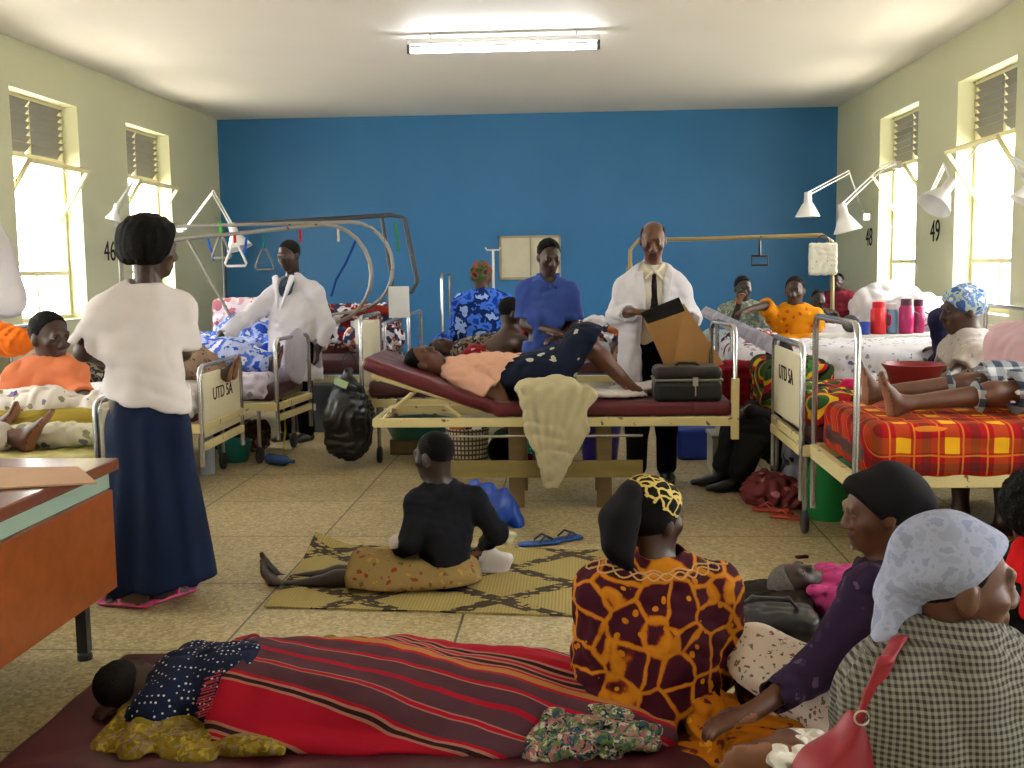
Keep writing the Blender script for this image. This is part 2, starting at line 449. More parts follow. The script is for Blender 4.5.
for s, xi, ws in ((-1, XL, LW), (1, XR, RW)):
    for a, c in ws:
        window(xi, s, a, c, k); k += 1
        ld = bpy.data.lights.new('window_portal', 'AREA'); ld.shape = 'RECTANGLE'; ld.size = WZ1 - WZ0; ld.size_y = c - a
        ld.cycles.is_portal = True
        lo = bpy.data.objects.new('window_portal', ld); COL.objects.link(lo)
        lo.location = (xi + s * (WT + .02), (a + c) / 2, (WZ0 + WZ1) / 2); lo.rotation_euler = (0, s * R(90), 0)
# outdoors: overcast white sky above pale sunlit ground
w = bpy.data.worlds.new('sky'); SC.world = w; w.use_nodes = True
wn_, wl_ = w.node_tree.nodes, w.node_tree.links; bg = wn_['Background']; bg.inputs[1].default_value = 5.2
tc = wn_.new('ShaderNodeTexCoord'); sx = wn_.new('ShaderNodeSeparateXYZ'); wl_.new(tc.outputs['Generated'], sx.inputs[0])
cr = wn_.new('ShaderNodeValToRGB'); mr = wn_.new('ShaderNodeMapRange'); mr.inputs[1].default_value = -.3; mr.inputs[2].default_value = .3; wl_.new(sx.outputs[2], mr.inputs[0]); wl_.new(mr.outputs[0], cr.inputs[0])
cr.color_ramp.elements[0].color = (.98, .9, .72, 1); cr.color_ramp.elements[1].color = (.97, 1.0, 1.0, 1); wl_.new(cr.outputs[0], bg.inputs[0])
# ceiling fluorescent
P0 = W(408, 41, 9.3); P1 = W(599, 38, 9.3)
lx = (P0.x + P1.x) / 2; LEN = 1.58
e = empty('ceiling_lamp', (lx, 9.3, ZC), 0, 'lit fluorescent strip lamp hanging just under the cream ceiling', 'lamp')
MB().bb((-LEN / 2, -.03, -.09), (LEN / 2, .03, -.045)).build('housing', M('lamp_white', 'plain', '#d2d2d2', rough=.4), e, bevel=.004)
for xx in (-.6, .6): MB().tube([(xx, 0, 0), (xx, 0, -.05)], .008, 8).build('hanger', M('lamp_white'), e)
for xx in (-LEN / 2 + .01, LEN / 2 - .01): MB().bb((xx - .012, -.025, -.16), (xx + .012, .025, -.06)).build('tube_holder', M('dark_plastic', 'plain', '#44464e', rough=.4), e)
t = NT('tube_glow'); t.b.inputs['Emission Color'].default_value = (.93, .97, 1, 1); t.b.inputs['Emission Strength'].default_value = 16; tube_m = t.out((1, 1, 1), .5)
b = MB(); b.tube([(-LEN / 2 + .03, 0, -.135), (LEN / 2 - .03, 0, -.135)], .022, 12); b.build('fluorescent_tube', tube_m, e, smooth=True)
# notice board on the far wall
pa, pb = W(499, 236, YB - .03), W(561, 279, YB - .03)
e = empty('notice_board', ((pa.x + pb.x) / 2, YB, pb.z), 0, 'pale cream notice board mounted on the blue far wall', 'board')
ww, hh = pb.x - pa.x, pa.z - pb.z
MB().bb((-ww / 2, -.03, 0), (ww / 2, 0, hh)).build('panel', M('board_cream', 'plain', '#c9c3ae'), e)
b = MB(); b.bb((-ww / 2, -.04, 0), (ww / 2, -.01, .03)); b.bb((-ww / 2, -.04, hh - .03), (ww / 2, -.01, hh)); b.bb((-ww / 2, -.04, 0), (-ww / 2 + .03, -.01, hh)); b.bb((ww / 2 - .03, -.04, 0), (ww / 2, -.01, hh)); b.bb((.0, -.04, 0), (.015, -.01, hh))
b.build('board_frame', M('board_rim', 'plain', '#a49c84'), e)
def text_mesh(txt, size, ext=.0015):
    cu = bpy.data.curves.new('lettering', 'FONT'); cu.body = txt; cu.size = size; cu.align_x = 'CENTER'; cu.align_y = 'CENTER'; cu.extrude = ext
    o = bpy.data.objects.new('lettering', cu); COL.objects.link(o); bpy.context.view_layer.update()
    me = bpy.data.meshes.new_from_object(o.evaluated_get(bpy.context.evaluated_depsgraph_get())); me.materials.clear()
    bpy.data.objects.remove(o); bpy.data.curves.remove(cu); return me
# bed numbers painted on the walls
def wall_text(txt, px, py, s, size, name, label, m):
    X = XL + .004 if s < 0 else XR - .004
    d = CM.to_3x3() @ Vector(((px - 512) / FPX, -(py - 384) / FPX, -1)); k = X / d.x; p = Vector((0, 0, CAMH)) + d * k
    o = link(name, text_mesh(txt, size), m, None, p); o.rotation_euler = (R(90), 0, R(90) if s < 0 else R(-90))
    return tag(o, label, 'painted number')
num_m = M('number_black', 'plain', '#1c1c1c')
wall_text('46', 110, 252, -1, .28, 'bed_number', 'black number 46 painted on the green wall between windows', num_m)
wall_text('48', 869, 238, 1, .28, 'bed_number', 'black number 48 painted on the wall below white lamps', num_m)
wall_text('49', 935, 232, 1, .28, 'bed_number', 'black number 49 painted on the wall between tall windows', num_m)
SC.view_settings.view_transform = 'Standard'; SC.view_settings.look = 'None'; SC.view_settings.gamma = 1; SC.view_settings.use_curve_mapping = False
SC.view_settings.exposure = 1.6
SC.cycles.use_denoising = True; SC.cycles.max_bounces = 8; SC.cycles.diffuse_bounces = 5; SC.cycles.transparent_max_bounces = 16; SC.cycles.sample_clamp_indirect = 8
# ================================================================ people
SKIN = {'dark': M('dark_skin', 'skin', '#3a2319', rough=.48), 'deep': M('deep_skin', 'skin', '#2b1a14', rough=.5), 'brown': M('brown_skin', 'skin', '#55301f', rough=.48)}
EYE = M('eye_white', 'flat', '#cfc6ba', rough=.3); IRIS = M('iris_black', 'flat', '#0d0806', rough=.2)
PALM = M('palm_skin', 'skin', '#8a5c44', rough=.6); LIP = M('lip_skin', 'skin', '#42221c', rough=.45)
HAIR = M('black_hair', 'hair', '#0f0d0d', rough=.75)
UP = Vector((0, 0, 1))
EYEBALL = []
def eye_mesh():
    t = NT('eyeball'); x = t.xyz(t.coord()); d = t.math('SQRT', t.math('ADD', t.math('MULTIPLY', x[0], x[0]), t.math('MULTIPLY', x[2], x[2])))
    m = t.out(t.mix(t.math('LESS_THAN', d, .0066), C('#7d7064'), C('#0e0907')), .5, spec=.2)
    b = MB(); b.lathe((0, 0, 0), [(math.sin(a) , -math.cos(a)) for a in [math.pi * i / 10 for i in range(11)]], 16, (0, 1, 0))
    me = bpy.data.meshes.new('eye'); me.from_pydata([Vector((v[0] * .0145, v[1] * .0140, v[2] * .0068)) for v in b.v], [], b.f); me.materials.append(m)
    me.polygons.foreach_set('use_smooth', [True] * len(me.polygons)); EYEBALL.append(me); return me
class Fig:
    """a person: joints in room coordinates, one continuous body, clothes as fields around the same joints"""
    def __init__(s, name, base, label, group=None, skin='dark', sc=1.0, headsc=1.0, rz=0):
        s.e = empty(name, base, rz, label, 'person', group); s.sk = skin; s.s = sc; s.hs = headsc * sc; s.J = {}; s.F = Field()
        s.eyes = []; s.lips = []; s.palms = []; s.h = .009
    def joints(s, **k):
        for n, p in k.items(): s.J[n] = Vector(p)
        return s
    # ---- shared limb shapes; g = how much thicker (cloth)
    def torso(s, F, g=0, k=.05, wide=1.0, lo=0.0, bust=0):
        J = s.J; q = s.s; u = (J['shR'] - J['shL']).normalized(); uh = (J['hipR'] - J['hipL']).normalized()
        ch, pe = J['chest'], J['pelvis']; nk = J['neck']; mid = ch.lerp(pe, .55)
        F.ecap(ch.lerp(nk, .25), ch.lerp(pe, .22), u, .145 * q * wide + g, .088 * q * wide + g, .15 * q * wide + g, .1 * q * wide + g, k)
        F.ecap(ch.lerp(pe, .22), mid, (u + uh).normalized(), .148 * q * wide + g, .1 * q * wide + g, .128 * q * wide + g, .098 * q * wide + g, k)
        F.ecap(mid, pe, uh, .13 * q * wide + g, .098 * q * wide + g, .158 * q * wide + g, .115 * q * wide + g, k)
        for sd in ('L', 'R'):
            F.cap(nk.lerp(ch, .15), J['sh' + sd], .05 * q + g, .052 * q + g, k)
        if bust:
            f = s.fwd()
            for sd in (-1, 1): F.ell(ch.lerp(pe, .22) + u * sd * .07 * q + f * (.085 * q), (.062 * q + g,) * 3, None, .04)
        return F
    def fwd(s):
        J = s.J; u = (J['shR'] - J['shL']).normalized(); t = (J['neck'] - J['pelvis']).normalized(); f = t.cross(u).normalized()
        return f
    def arm(s, F, sd, g=0, t=1.0, k=.03, lo=None):
        """t: 0..1 to elbow, 1..2 to wrist"""
        J = s.J; q = s.s; a, b, c = J['sh' + sd], J['el' + sd], J['wr' + sd]
        g2 = g if lo is None else lo
        if t <= 1: F.cap(a, a.lerp(b, t), .05 * q + g, (.05 - .01 * t) * q + g2, k)
        else:
            F.cap(a, b, .05 * q + g, .04 * q + g, k); F.cap(b, b.lerp(c, t - 1), .041 * q + g, (.041 - .014 * (t - 1)) * q + g2, k)
        return F
    def leg(s, F, sd, g=0, t=2.0, k=.04, lo=None):
        J = s.J; q = s.s; a, b, c = J['hip' + sd], J['kn' + sd], J['an' + sd]; g2 = g if lo is None else lo
        if t <= 1: F.cap(a, a.lerp(b, t), .088 * q + g, (.088 - .03 * t) * q + g2, k)
        else:
            F.cap(a, b, .088 * q + g, .058 * q + g, k)
            m = b.lerp(c, .3)
            bk = (J.get('calf' + sd) or Vector((0, 0, 0)))
            F.cap(b, m, .056 * q + g, .054 * q + g, k)
            e = b.lerp(c, t - 1); F.cap(m + bk * .012, e, .054 * q + g, (.056 - .022 * (t - 1)) * q + g2, k)
        return F
    def head(s, f=None, up=None, detail=1, neck=True):
        """f: facing direction"""
        J = s.J; q = s.hs; H = J['head']; f = Vector(f).normalized(); up = Vector(up or UP); up = (up - f * up.dot(f)).normalized(); r = f.cross(up).normalized()
        s.hf, s.hu, s.hr = f, up, r; F = s.F; P = lambda x, y, z: H + (r * x + f * y + up * z) * q; A = (r, f, up)
        s.HP = P
        F.ell(P(0, -.012, .032), (.074 * q, .094 * q, .084 * q), A, .03)
        F.ell(P(0, .02, -.035), (.06 * q, .068 * q, .072 * q), A, .035)
        F.ell(P(0, .06, -.088), (.028 * q, .024 * q, .022 * q), A, .03)
        if detail:
            for x in (-1, 1):
                F.ell(P(.04 * x, .058, -.018), (.024 * q, .022 * q, .022 * q), A, .02)
                F.ell(P(.033 * x, .096, .01), (.019 * q, .015 * q, .012 * q), A, .014, 's')
                F.ell(P(.031 * x, .074, .01), (.0165 * q,) * 3, A, .004)
                F.ell(P(.012 * x, .094, -.03), (.012 * q, .012 * q, .009 * q), A, .008)
                F.ell(P(.074 * x, -.008, -.005), (.011 * q, .02 * q, .032 * q), A, .008)
                s.eyes.append((P(.031 * x, .074, .01), f, q))
            F.cap(P(-.034, .082, .032), P(.034, .082, .032), .011 * q, None, .014)
            F.cap(P(0, .086, .016), P(0, .104, -.022), .008 * q, .013 * q, .012)
            F.cap(P(-.02, .083, -.052), P(.02, .083, -.052), .0085 * q, None, .006); F.ell(P(0, .09, -.052), (.014 * q, .008 * q, .008 * q), A, .006)
            F.cap(P(-.016, .082, -.066), P(.016, .082, -.066), .0095 * q, None, .006)
            s.lips.append((P(0, .088, -.059), A, q))
        if neck:
            n = J['neck']; F.cap(P(0, -.025, -.055), n, .05 * q, .056 * q, .035)
        return s
    def hair(s, kind='short', mat=None, h=.008, name='hair'):
        q = s.hs; P = s.HP; A = (s.hr, s.hf, s.hu); G = Field()
        if kind == 'short':
            G.ell(P(0, -.018, .036), (.0795 * q, .099 * q, .088 * q), A); G.wrinkle(.0015, 90, 2)
            G.plane(P(0, .046, .068), s.hf * 1 - s.hu * .55 , .012); G.plane(P(0, -.03, -.035), s.hf * .5 - s.hu, .01)
        elif kind == 'crop':
            G.ell(P(0, -.016, .036), (.077 * q, .097 * q, .087 * q), A); G.plane(P(0, .06, .075), s.hf - s.hu * .6, .01); G.plane(P(0, -.04, -.02), s.hf * .4 - s.hu, .01)
        elif kind == 'bald':   # ring of close hair round a bare crown
            G.ell(P(0, -.016, .034), (.0785 * q, .098 * q, .084 * q), A); G.plane(P(0, .02, .03), s.hf, .01); G.plane(P(0, 0, .085), s.hu, .01); G.plane(P(0, -.04, -.02), s.hf * .4 - s.hu, .01)
        elif kind == 'afro':
            G.ell(P(0, -.02, .045), (.1 * q, .108 * q, .098 * q), A, .03); G.wrinkle(.003, 70, 1); G.plane(P(0, .055, .05), s.hf - s.hu * .5, .015); G.plane(P(0, -.03, -.05), s.hf * .5 - s.hu, .02)
        elif kind == 'wig':    # full, smooth rounded bob
            G.ell(P(0, -.02, .05), (.132 * q, .13 * q, .106 * q), A, .03); G.ell(P(-.035, -.05, -.005), (.097 * q, .088 * q, .092 * q), A, .04); G.ell(P(.035, -.05, .0), (.097 * q, .088 * q, .09 * q), A, .04)
            G.folds(.0025, 150, s.hu, 3); G.plane(P(0, .06, .03), s.hf - s.hu * .3, .02); G.plane(P(0, -.03, -.07), -s.hu, .03)
        elif kind == 'wrap':
            G.ell(P(0, -.02, .042), (.09 * q, .11 * q, .095 * q), A, .03); G.folds(.003, 60, (s.hf * .6 + s.hr).normalized(), 4)
            G.plane(P(0, .064, .045), s.hf - s.hu * .75, .012); G.plane(P(0, -.05, -.06), s.hf * .7 - s.hu, .02)
        s.xtra = G
        if kind == 'custom': return G
        m = mat or HAIR
        return G.build(name, m, s.e, h)
    def hand(s, sd, d, n, curl=.5, thumb=1, spread=1.0, k=.008):
        """d: finger direction, n: where the palm faces, thumb: +1/-1 side"""
        F = s.F; q = s.s; w = s.J['wr' + sd]; d = Vector(d).normalized(); n = Vector(n); n = (n - d * n.dot(d)).normalized(); sd_ = d.cross(n).normalized() * thumb
        P = lambda a, b, c: w + (d * a + sd_ * b + n * c) * q
        F.ecap(P(.015, 0, 0), P(.08, 0, .003), sd_, .028 * q, .017 * q, .038 * q, .0145 * q, .02)
        for i, (o, L) in enumerate(((.028, .068), (.0095, .078), (-.0095, .072), (-.027, .056))):
            p = P(.088 - abs(o) * .2, o * 1.02 * spread, .002); pts = [p]; a = curl * .6; dd = d
            for f_ in (.45, .32, .25):
                dd = (d * math.cos(a) + n * math.sin(a) + sd_ * o * 2.5 * (spread - .7)).normalized(); p = p + dd * L * f_ * q; pts.append(p); a += curl * .9
            F.chain(pts, [.0098 * q, .0092 * q, .0085 * q, .0072 * q], k)
        a = P(.03, .026, .006); b = a + (d * .6 + sd_ * .75 + n * .25).normalized() * .042 * q; c = b + (d * .85 + sd_ * .35 + n * .5 * curl).normalized() * .032 * q
        F.chain([a, b, c], [.0145 * q, .0115 * q, .009 * q], k)
        s.palms.append((P(.075, 0, .0), n, .075 * q))
    def foot(s, sd, toe, sole, k=.01, bare=True):
        F = s.F; q = s.s; a = s.J['an' + sd]; t = Vector(toe).normalized(); dn = Vector(sole); dn = (dn - t * dn.dot(t)).normalized(); u = t.cross(dn).normalized()
        P = lambda x, y, z: a + (t * x + u * y + dn * z) * q
        F.cap(a, P(-.022, 0, .05), .036 * q, .033 * q, .03)
        F.ecap(P(-.02, 0, .055), P(.06, 0, .05), u, .031 * q, .03 * q, .034 * q, .027 * q, .025)
        F.ecap(P(.03, 0, .035), P(.125, 0, .066), u, .034 * q, .034 * q, .043 * q, .017 * q, .025)
        if bare:
            for i, (o, L, r) in enumerate(((.03, .05, .0145), (.0095, .047, .0105), (-.008, .042, .0095), (-.023, .035, .009), (-.036, .027, .0085))):
                o *= (1 if sd == 'R' else -1)
                F.cap(P(.13 - i * .006, o, .068), P(.13 + L - i * .006, o * 1.08, .07), r * q, r * q * .95, .006)
            s.palms.append((P(.05, 0, .06), dn, .16 * q))
        else: F.cap(P(.1, 0, .066), P(.15, 0, .068), .035 * q, .022 * q, .02)
    def core(s, arms='LR', legs='LR', armt=2.0, legt=2.0, torso=True):
        if torso: s.torso(s.F)
        for a in arms: s.arm(s.F, a, 0, armt)
        for l in legs: s.leg(s.F, l, 0, legt)
        return s
    def body(s, h=None, name='body'):
        F = s.F; mats = [SKIN[s.sk], EYE, IRIS, PALM, LIP]
        for c, A, q in s.lips:
            cc = npv(c); Mx = np.array([tuple(a) for a in A])
            F.paint.append((lambda X, cc=cc, Mx=Mx, q=q: (((X - cc) @ Mx.T / (np.array([.027, .016, .0155]) * q)) ** 2).sum(axis=1) < 1, 4))
        b = F.build(name, mats, s.e, h or s.h)
        for c, f, q in s.eyes:
            me = EYEBALL[0] if EYEBALL else eye_mesh(); o = bpy.data.objects.new('eye', me); COL.objects.link(o); o.parent = s.e
            Mx = Matrix((s.hr, f, s.hu)).transposed().to_4x4(); Mx.translation = c + f * .0045 * q
            o.matrix_basis = world_of(s.e).inverted() @ Mx @ Matrix.Scale(q, 4)
        if s.palms:   # lighter soles and palms, by the way the skin faces
            me = b.data; n = len(me.polygons); c = np.zeros(n * 3); nn = np.zeros(n * 3); mi = np.zeros(n, dtype=np.int32)
            me.polygons.foreach_get('center', c); me.polygons.foreach_get('normal', nn); me.polygons.foreach_get('material_index', mi)
            o = world_of(s.e); c = c.reshape(-1, 3) @ np.array(o.to_3x3()).T + np.array(o.translation); nn = nn.reshape(-1, 3) @ np.array(o.to_3x3()).T
            for pc, dn, r in s.palms:
                m = (np.linalg.norm(c - np.array(pc), axis=1) < r) & (nn @ np.array(dn.normalized()) > .35); mi[m & (mi == 0)] = 3
            me.polygons.foreach_set('material_index', mi)
        return b
    def wear(s, name, F, mat, h=None, label=None):
        o = F.build(name, mat, s.e, h or s.h + .002)
        if label: o['label'] = label
        return o
    def report(s):
        J = s.J; n = s.e.name; out = [n]
        for a, b in (('shL', 'elL'), ('elL', 'wrL'), ('shR', 'elR'), ('elR', 'wrR'), ('hipL', 'knL'), ('knL', 'anL'), ('hipR', 'knR'), ('knR', 'anR'), ('neck', 'pelvis'), ('neck', 'head'), ('shL', 'shR')):
            if a in J and b in J: out.append(f'{a}-{b} {(J[a] - J[b]).length / s.s:.2f}')
        return ' '.join(out)
def stand(f, X, Y, yaw, hgt=1.7, lean=0.0, hunch=0.0):
    """standing joints; yaw: facing direction, 0 = away from the camera; L/R = the person's own left/right"""
    q = hgt / 1.74; f.s = q; f.hs = f.hs * q if f.hs == 1 else f.hs
    fw = Vector((-math.sin(yaw), math.cos(yaw), 0)); r = Vector((math.cos(yaw), math.sin(yaw), 0)); f.fw, f.rt = fw, r
    B = Vector((X, Y, 0)); P = lambda x, y, z: B + (r * x + fw * y + UP * z) * q
    f.P = P
    f.joints(pelvis=P(0, 0, .95), chest=P(0, lean * .4, 1.3), neck=P(0, lean * .55 - .01, 1.47), head=P(0, lean * .55 + .025 + hunch, 1.625),
             shL=P(-.175, lean * .5, 1.42), shR=P(.175, lean * .5, 1.42), hipL=P(-.09, 0, .9), hipR=P(.09, 0, .9),
             knL=P(-.095, .01, .49), knR=P(.095, .01, .49), anL=P(-.1, -.02, .085), anR=P(.1, -.02, .085),
             elL=P(-.22, 0, 1.12), elR=P(.22, 0, 1.12), wrL=P(-.23, .06, .88), wrR=P(.23, .06, .88))
    return f
def shell(F, G, thick=.012):
    """hollow a garment near its openings: G subtracts"""
    for op in G.ops: F.ops.append((op[0], .008, 's'))
    return F
# ================================================================ things on the floor
def blob(name, mat, label, cat, h=.009, parent=None, group=None):
    """a soft bundle: returns (field, finish)"""
    G = Field()
    def done():
        if parent is not None: return G.build(name, mat, parent, h)
        return tag(G.build(name, mat, None, h), label, cat, group)
    return G, done
vin = M('maroon_vinyl', 'plain', '#43161f', rough=.42)
G, done = blob('floor_mattress', vin, 'maroon vinyl mattress lying on the floor under the striped blanket', 'mattress', .012)
G.rbox((-.63, 3.31, .05), (1.0, .46, .05), .035); G.wrinkle(.0018, 12, 2); MAT = done()
# desk
e = empty('desk', (-2.6, 3.2, 0), 0, 'brown wooden desk with pale green edge band along its top', 'desk')
wood = M('desk_wood', 'wood', '#8c4214', rough=.32); 
t = NT('polished_desk_top'); v = t.coord(); top_m = t.out(t.mix(t.noise(t.coord(scale=(1, 8, 8)), 4, 4), C('#5f3226'), C('#74412e')), .22)
dx0, dx1, dy0, dy1 = -1.0, .865, -1.15, .87
MB().bb((dx0, dy0, .705), (dx1, dy1, .75)).build('tabletop', top_m, e, bevel=.006)
MB().bb((dx0, dy0, .64), (dx1 - .03, dy1 - .03, .703)).build('edge_band', M('pale_green_laminate', 'plain', '#8da394', rough=.35), e)
MB().bb((dx1 - .035, dy0, .26), (dx1 - .01, dy1 - .05, .638)).build('side_panel', wood, e, bevel=.003)
MB().bb((dx0, dy1 - .075, .26), (dx1 - .06, dy1 - .05, .638)).build('back_panel', wood, e, bevel=.003)
MB().bb((dx0, dy1 - .08, .26), (dx0 + .025, dy1 - .05, .638)).bb((dx0, dy0, .26), (dx0 + .025, dy1 - .08, .638)).build('side_panel', wood, e)
for x_ in (dx0 + .05, dx1 - .12):
    for y_ in (dy0 + .08, dy1 - .12):
        MB().bb((x_ - .02, y_ - .02, .03), (x_ + .02, y_ + .02, .64)).lathe((x_, y_, 0), [(.028, 0), (.028, .02), (.016, .035)], 12).build('leg', M('dark_iron', 'plain', '#1f1f24', rough=.4), e)
# large envelope on the desk
a, b_, c_, d_ = [fl(x_, y_, .752) for x_, y_ in ((0, 470), (78, 468), (97, 484), (0, 496))]
a.x -= .5; d_.x -= .45
m = MB(); n_ = len([0]); vs = [a, d_, c_, b_]; m.raw(vs + [p + V3(0, 0, .006) for p in vs], [(3, 2, 1, 0), (4, 5, 6, 7), (0, 1, 5, 4), (1, 2, 6, 5), (2, 3, 7, 6), (3, 0, 4, 7)])
o = m.build('large_envelope', M('manila_paper', 'plain', '#b08d70', rough=.7)); tag(o, 'large brown paper envelope lying flat on the desk top', 'envelope')
# ---- sleeper under the striped blanket
Ys = 3.25
f = Fig('person', V3(-1.1, Ys, .1), 'person asleep on the floor mattress in navy polka-dot shirt, under striped blanket', skin='deep', sc=.93)
f.joints(head=W(133, 684, Ys), neck=W(168, 690, Ys), chest=W(205, 693, Ys), pelvis=V3(-.66, Ys, .165), shL=W(183, 726, Ys - .02), shR=W(183, 657, Ys - .01))
f.J['shL'] = V3(f.J['shL'].x, Ys - .1, .17); f.J['shR'] = V3(f.J['shR'].x, Ys + .1, .195); f.J['chest'].z = .18; f.J['neck'].z = .18
f.joints(elL=V3(-1.27, Ys - .16, .14), wrL=V3(-1.38, Ys + .0, .13), elR=V3(-1.08, Ys + .24, .16), wrR=V3(-1.28, Ys + .22, .14),
         hipL=V3(-.6, Ys - .04, .16), hipR=V3(-.6, Ys + .04, .16), knL=V3(-.2, Ys + .06, .14), knR=V3(-.22, Ys + .08, .14), anL=V3(.18, Ys + .06, .15), anR=V3(.16, Ys + .1, .17))
f.core(); f.head((-.1, .95, -.25), (-1, -.05, .05)); f.hand('L', (-.6, -.6, 0), (0, 0, -1), .6); f.hand('R', (-1, .2, -.1), (0, 0, -1), .5)
f.foot('L', (.4, .8, 0), (1, -.3, 0), bare=False); f.foot('R', (.4, .8, 0), (1, -.3, 0), bare=False)
f.F.plane((0, 0, .102), (0, 0, -1)); f.body(.009); f.hair('short')
G = Field(); f.torso(G, .02, .05); f.arm(G, 'L', .025, .85, lo=.035); f.arm(G, 'R', .028, .9, lo=.04); G.plane((0, 0, .104), (0, 0, -1)); G.ell(f.J['neck'] + V3(-.04, 0, 0), .07, None, .01, 's'); G.wrinkle(.005, 18, 2); G.plane((-.98, 0, 0), (1, 0, 0))
f.wear('shirt', G, M('navy_polka', 'dots', '#18203a', '#c8c8d0', sc=1.6), .009)
t = NT('striped_kikoy'); v = t.coord(); x = t.xyz(t.warp(v, 3, .05))
p_ = t.math('ADD', t.math('MULTIPLY', x[1], -1.0), t.math('ADD', t.math('MULTIPLY', x[2], -.85), t.math('MULTIPLY', x[0], -.42)))
pf = t.math('FRACT', t.math('ADD', t.math('MULTIPLY', p_, 1.35), .93))
red, gr, be, dk, orr = [C(c) for c in ('#9c1228', '#50303a', '#a06a5e', '#2c1a1c', '#a8703a')]
st = [(0, red), (.2, be), (.215, dk), (.24, be), (.255, red), (.275, be), (.29, dk), (.32, be), (.335, red), (.35, orr), (.395, red), (.42, gr), (.5, red), (.52, be), (.53, gr), (.62, red), (.65, gr), (.74, be), (.75, red), (.77, be), (.78, gr), (.88, red), (.9, be), (.915, dk), (.94, be), (.955, red)]
bc = t.ramp(pf, st[:26], 'CONSTANT')
t.bump(t.noise(v, 200), .2, .002); kik = t.out(bc, .85)
G, done = blob('striped_blanket', kik, 'red and maroon striped blanket spread over the sleeping person', 'blanket', .009)
G.ecap((-1.0, Ys + .03, .165), (-.6, Ys + .04, .165), (0, 1, 0), .27, .125, .29, .105, .04)
G.ecap((-.6, Ys + .04, .165), (-.2, Ys + .05, .15), (0, 1, 0), .28, .108, .28, .085, .04)
G.ecap((-.2, Ys + .04, .15), (.16, Ys + .02, .14), (0, 1, 0), .25, .09, .22, .07, .05)
G.rbox((-.55, Ys - .02, .105), (.5, .28, .014), .01, k=.09); G.rbox((-.02, Ys + .02, .105), (.3, .24, .012), .01, k=.08)
G.plane((0, 0, .103), (0, 0, -1)); G.plane((-1.09, 0, 0), (-1, 0, .12)); G.folds(.008, 14, (1, -.35, 0), 3); G.wrinkle(.004, 11, 8)
BL = done()
m = MB(); random.seed(3)
for i in range(46):
    a = i / 45 * 2.6 + .1; y_ = Ys + .05 - math.cos(a) * .275; z_ = max(.108, .172 + math.sin(a) * .122)
    m.tube([(-1.055, y_, z_), (-1.095 - random.random() * .012, y_ + random.uniform(-.008, .008), max(.106, z_ - .015))], .0022, 4)
o = m.build('fringe', M('fringe_rose', 'plain', '#b04050')); o['kind'] = 'stuff'; o.data.transform(world_of(BL).inverted()); o.parent = BL
# cloths around the sleeper
must = M('mustard_print', 'patch', '#7a6420', '#8a7430', '#6a5a1c', '#7c6a58', '#9a8534', '#6f6222', sc=2.6)
G, done = blob('mustard_cloth', must, 'mustard patterned cloth crumpled under the sleeper beside the polka-dot shirt', 'cloth', .009)
G.ecap(W(130, 742, 3.05) * 1, W(235, 755, 3.02), (0, 1, 0), .12, .05, .13, .045, .05); G.ell(W(150, 722, 3.12), (.09, .1, .06), None, .05); G.rbox(V3(-1.05, 3.05, .115), (.24, .14, .02), .015, k=.05)
G.plane((0, 0, .102), (0, 0, -1)); G.wrinkle(.009, 26, 4); G.folds(.005, 50, (.7, .5, 0), 2); done()
G, done = blob('mustard_wrap', must, 'mustard patterned cloth showing behind the sleeper along the mattress edge', 'cloth', .009)
G.ecap(V3(-1.02, 3.62, .14), V3(-.72, 3.64, .15), (0, 1, 0), .06, .05, None, None, .03); G.ell(V3(-.55, 3.66, .13), (.06, .05, .045)); G.plane((0, 0, .102), (0, 0, -1)); G.wrinkle(.008, 30, 9); done()
G, done = blob('flowered_scarf', M('small_flower_print', 'patch', '#3f5a4a', '#1c2634', '#8a7a6a', '#2c4a5a', '#9a5a62', '#5a7040', '#b0a890', sc=3.2), 'small green flowered scarf bunched up on the maroon mattress', 'scarf', .007)
G.ecap(W(545, 745, 3.0), W(640, 735, 3.02), (0, 1, 0), .09, .045, .07, .035, .05); G.ell(W(560, 732, 3.05), (.1, .07, .05), None, .04); G.ell(W(605, 722, 3.08), (.07, .06, .045), None, .04)
G.plane((0, 0, .102), (0, 0, -1)); G.wrinkle(.011, 32, 6); done()
# ---- straw mat
t = NT('woven_straw'); v = t.coord(); x = t.xyz(v)
u_ = t.math('ABSOLUTE', t.math('SUBTRACT', t.math('FRACT', t.math('DIVIDE', t.math('ADD', x[0], .02), .62)), .5))
w_ = t.math('ABSOLUTE', t.math('SUBTRACT', t.math('FRACT', t.math('DIVIDE', x[1], .52)), .5))
dia = t.math('ABSOLUTE', t.math('SUBTRACT', t.math('ADD', u_, w_), .5))
pet = t.voro(t.coord(scale=(1, 1.6, 1)), 18)
motif = t.math('MULTIPLY', t.math('LESS_THAN', dia, .1), t.math('GREATER_THAN', pet, .42))
edge_ = t.math('LESS_THAN', dia, .016)
weave = t.math('SINE', t.math('MULTIPLY', x[0], 420))
sc_ = t.mix(t.math('MULTIPLY_ADD', weave, .2, .5), C('#8f7f4c'), C('#b3a268'))
col = t.mix(t.math('MAXIMUM', motif, edge_), sc_, C('#40362e')); t.bump(weave, .3, .003); mat_m = t.out(col, .7)
m = MB(); N1, N2 = 36, 14
A0, A1, B0, B1 = fl(264, 608), fl(640, 619), fl(316, 546), fl(640, 552)
vs = []; fs = []
for i in range(N1 + 1):
    for j in range(N2 + 1):
        p = A0.lerp(A1, i / N1).lerp(B0.lerp(B1, i / N1), j / N2); lift = .003 + (.07 * max(0, 1 - i / 4) * max(0, (j - 9) / 5) ** 1.5)
        vs.append(V3(p.x, p.y, .006 + lift + .002 * math.sin(i * .9 + j * .7)))
ntop = len(vs); vs += [v - V3(0, 0, .006) for v in vs]
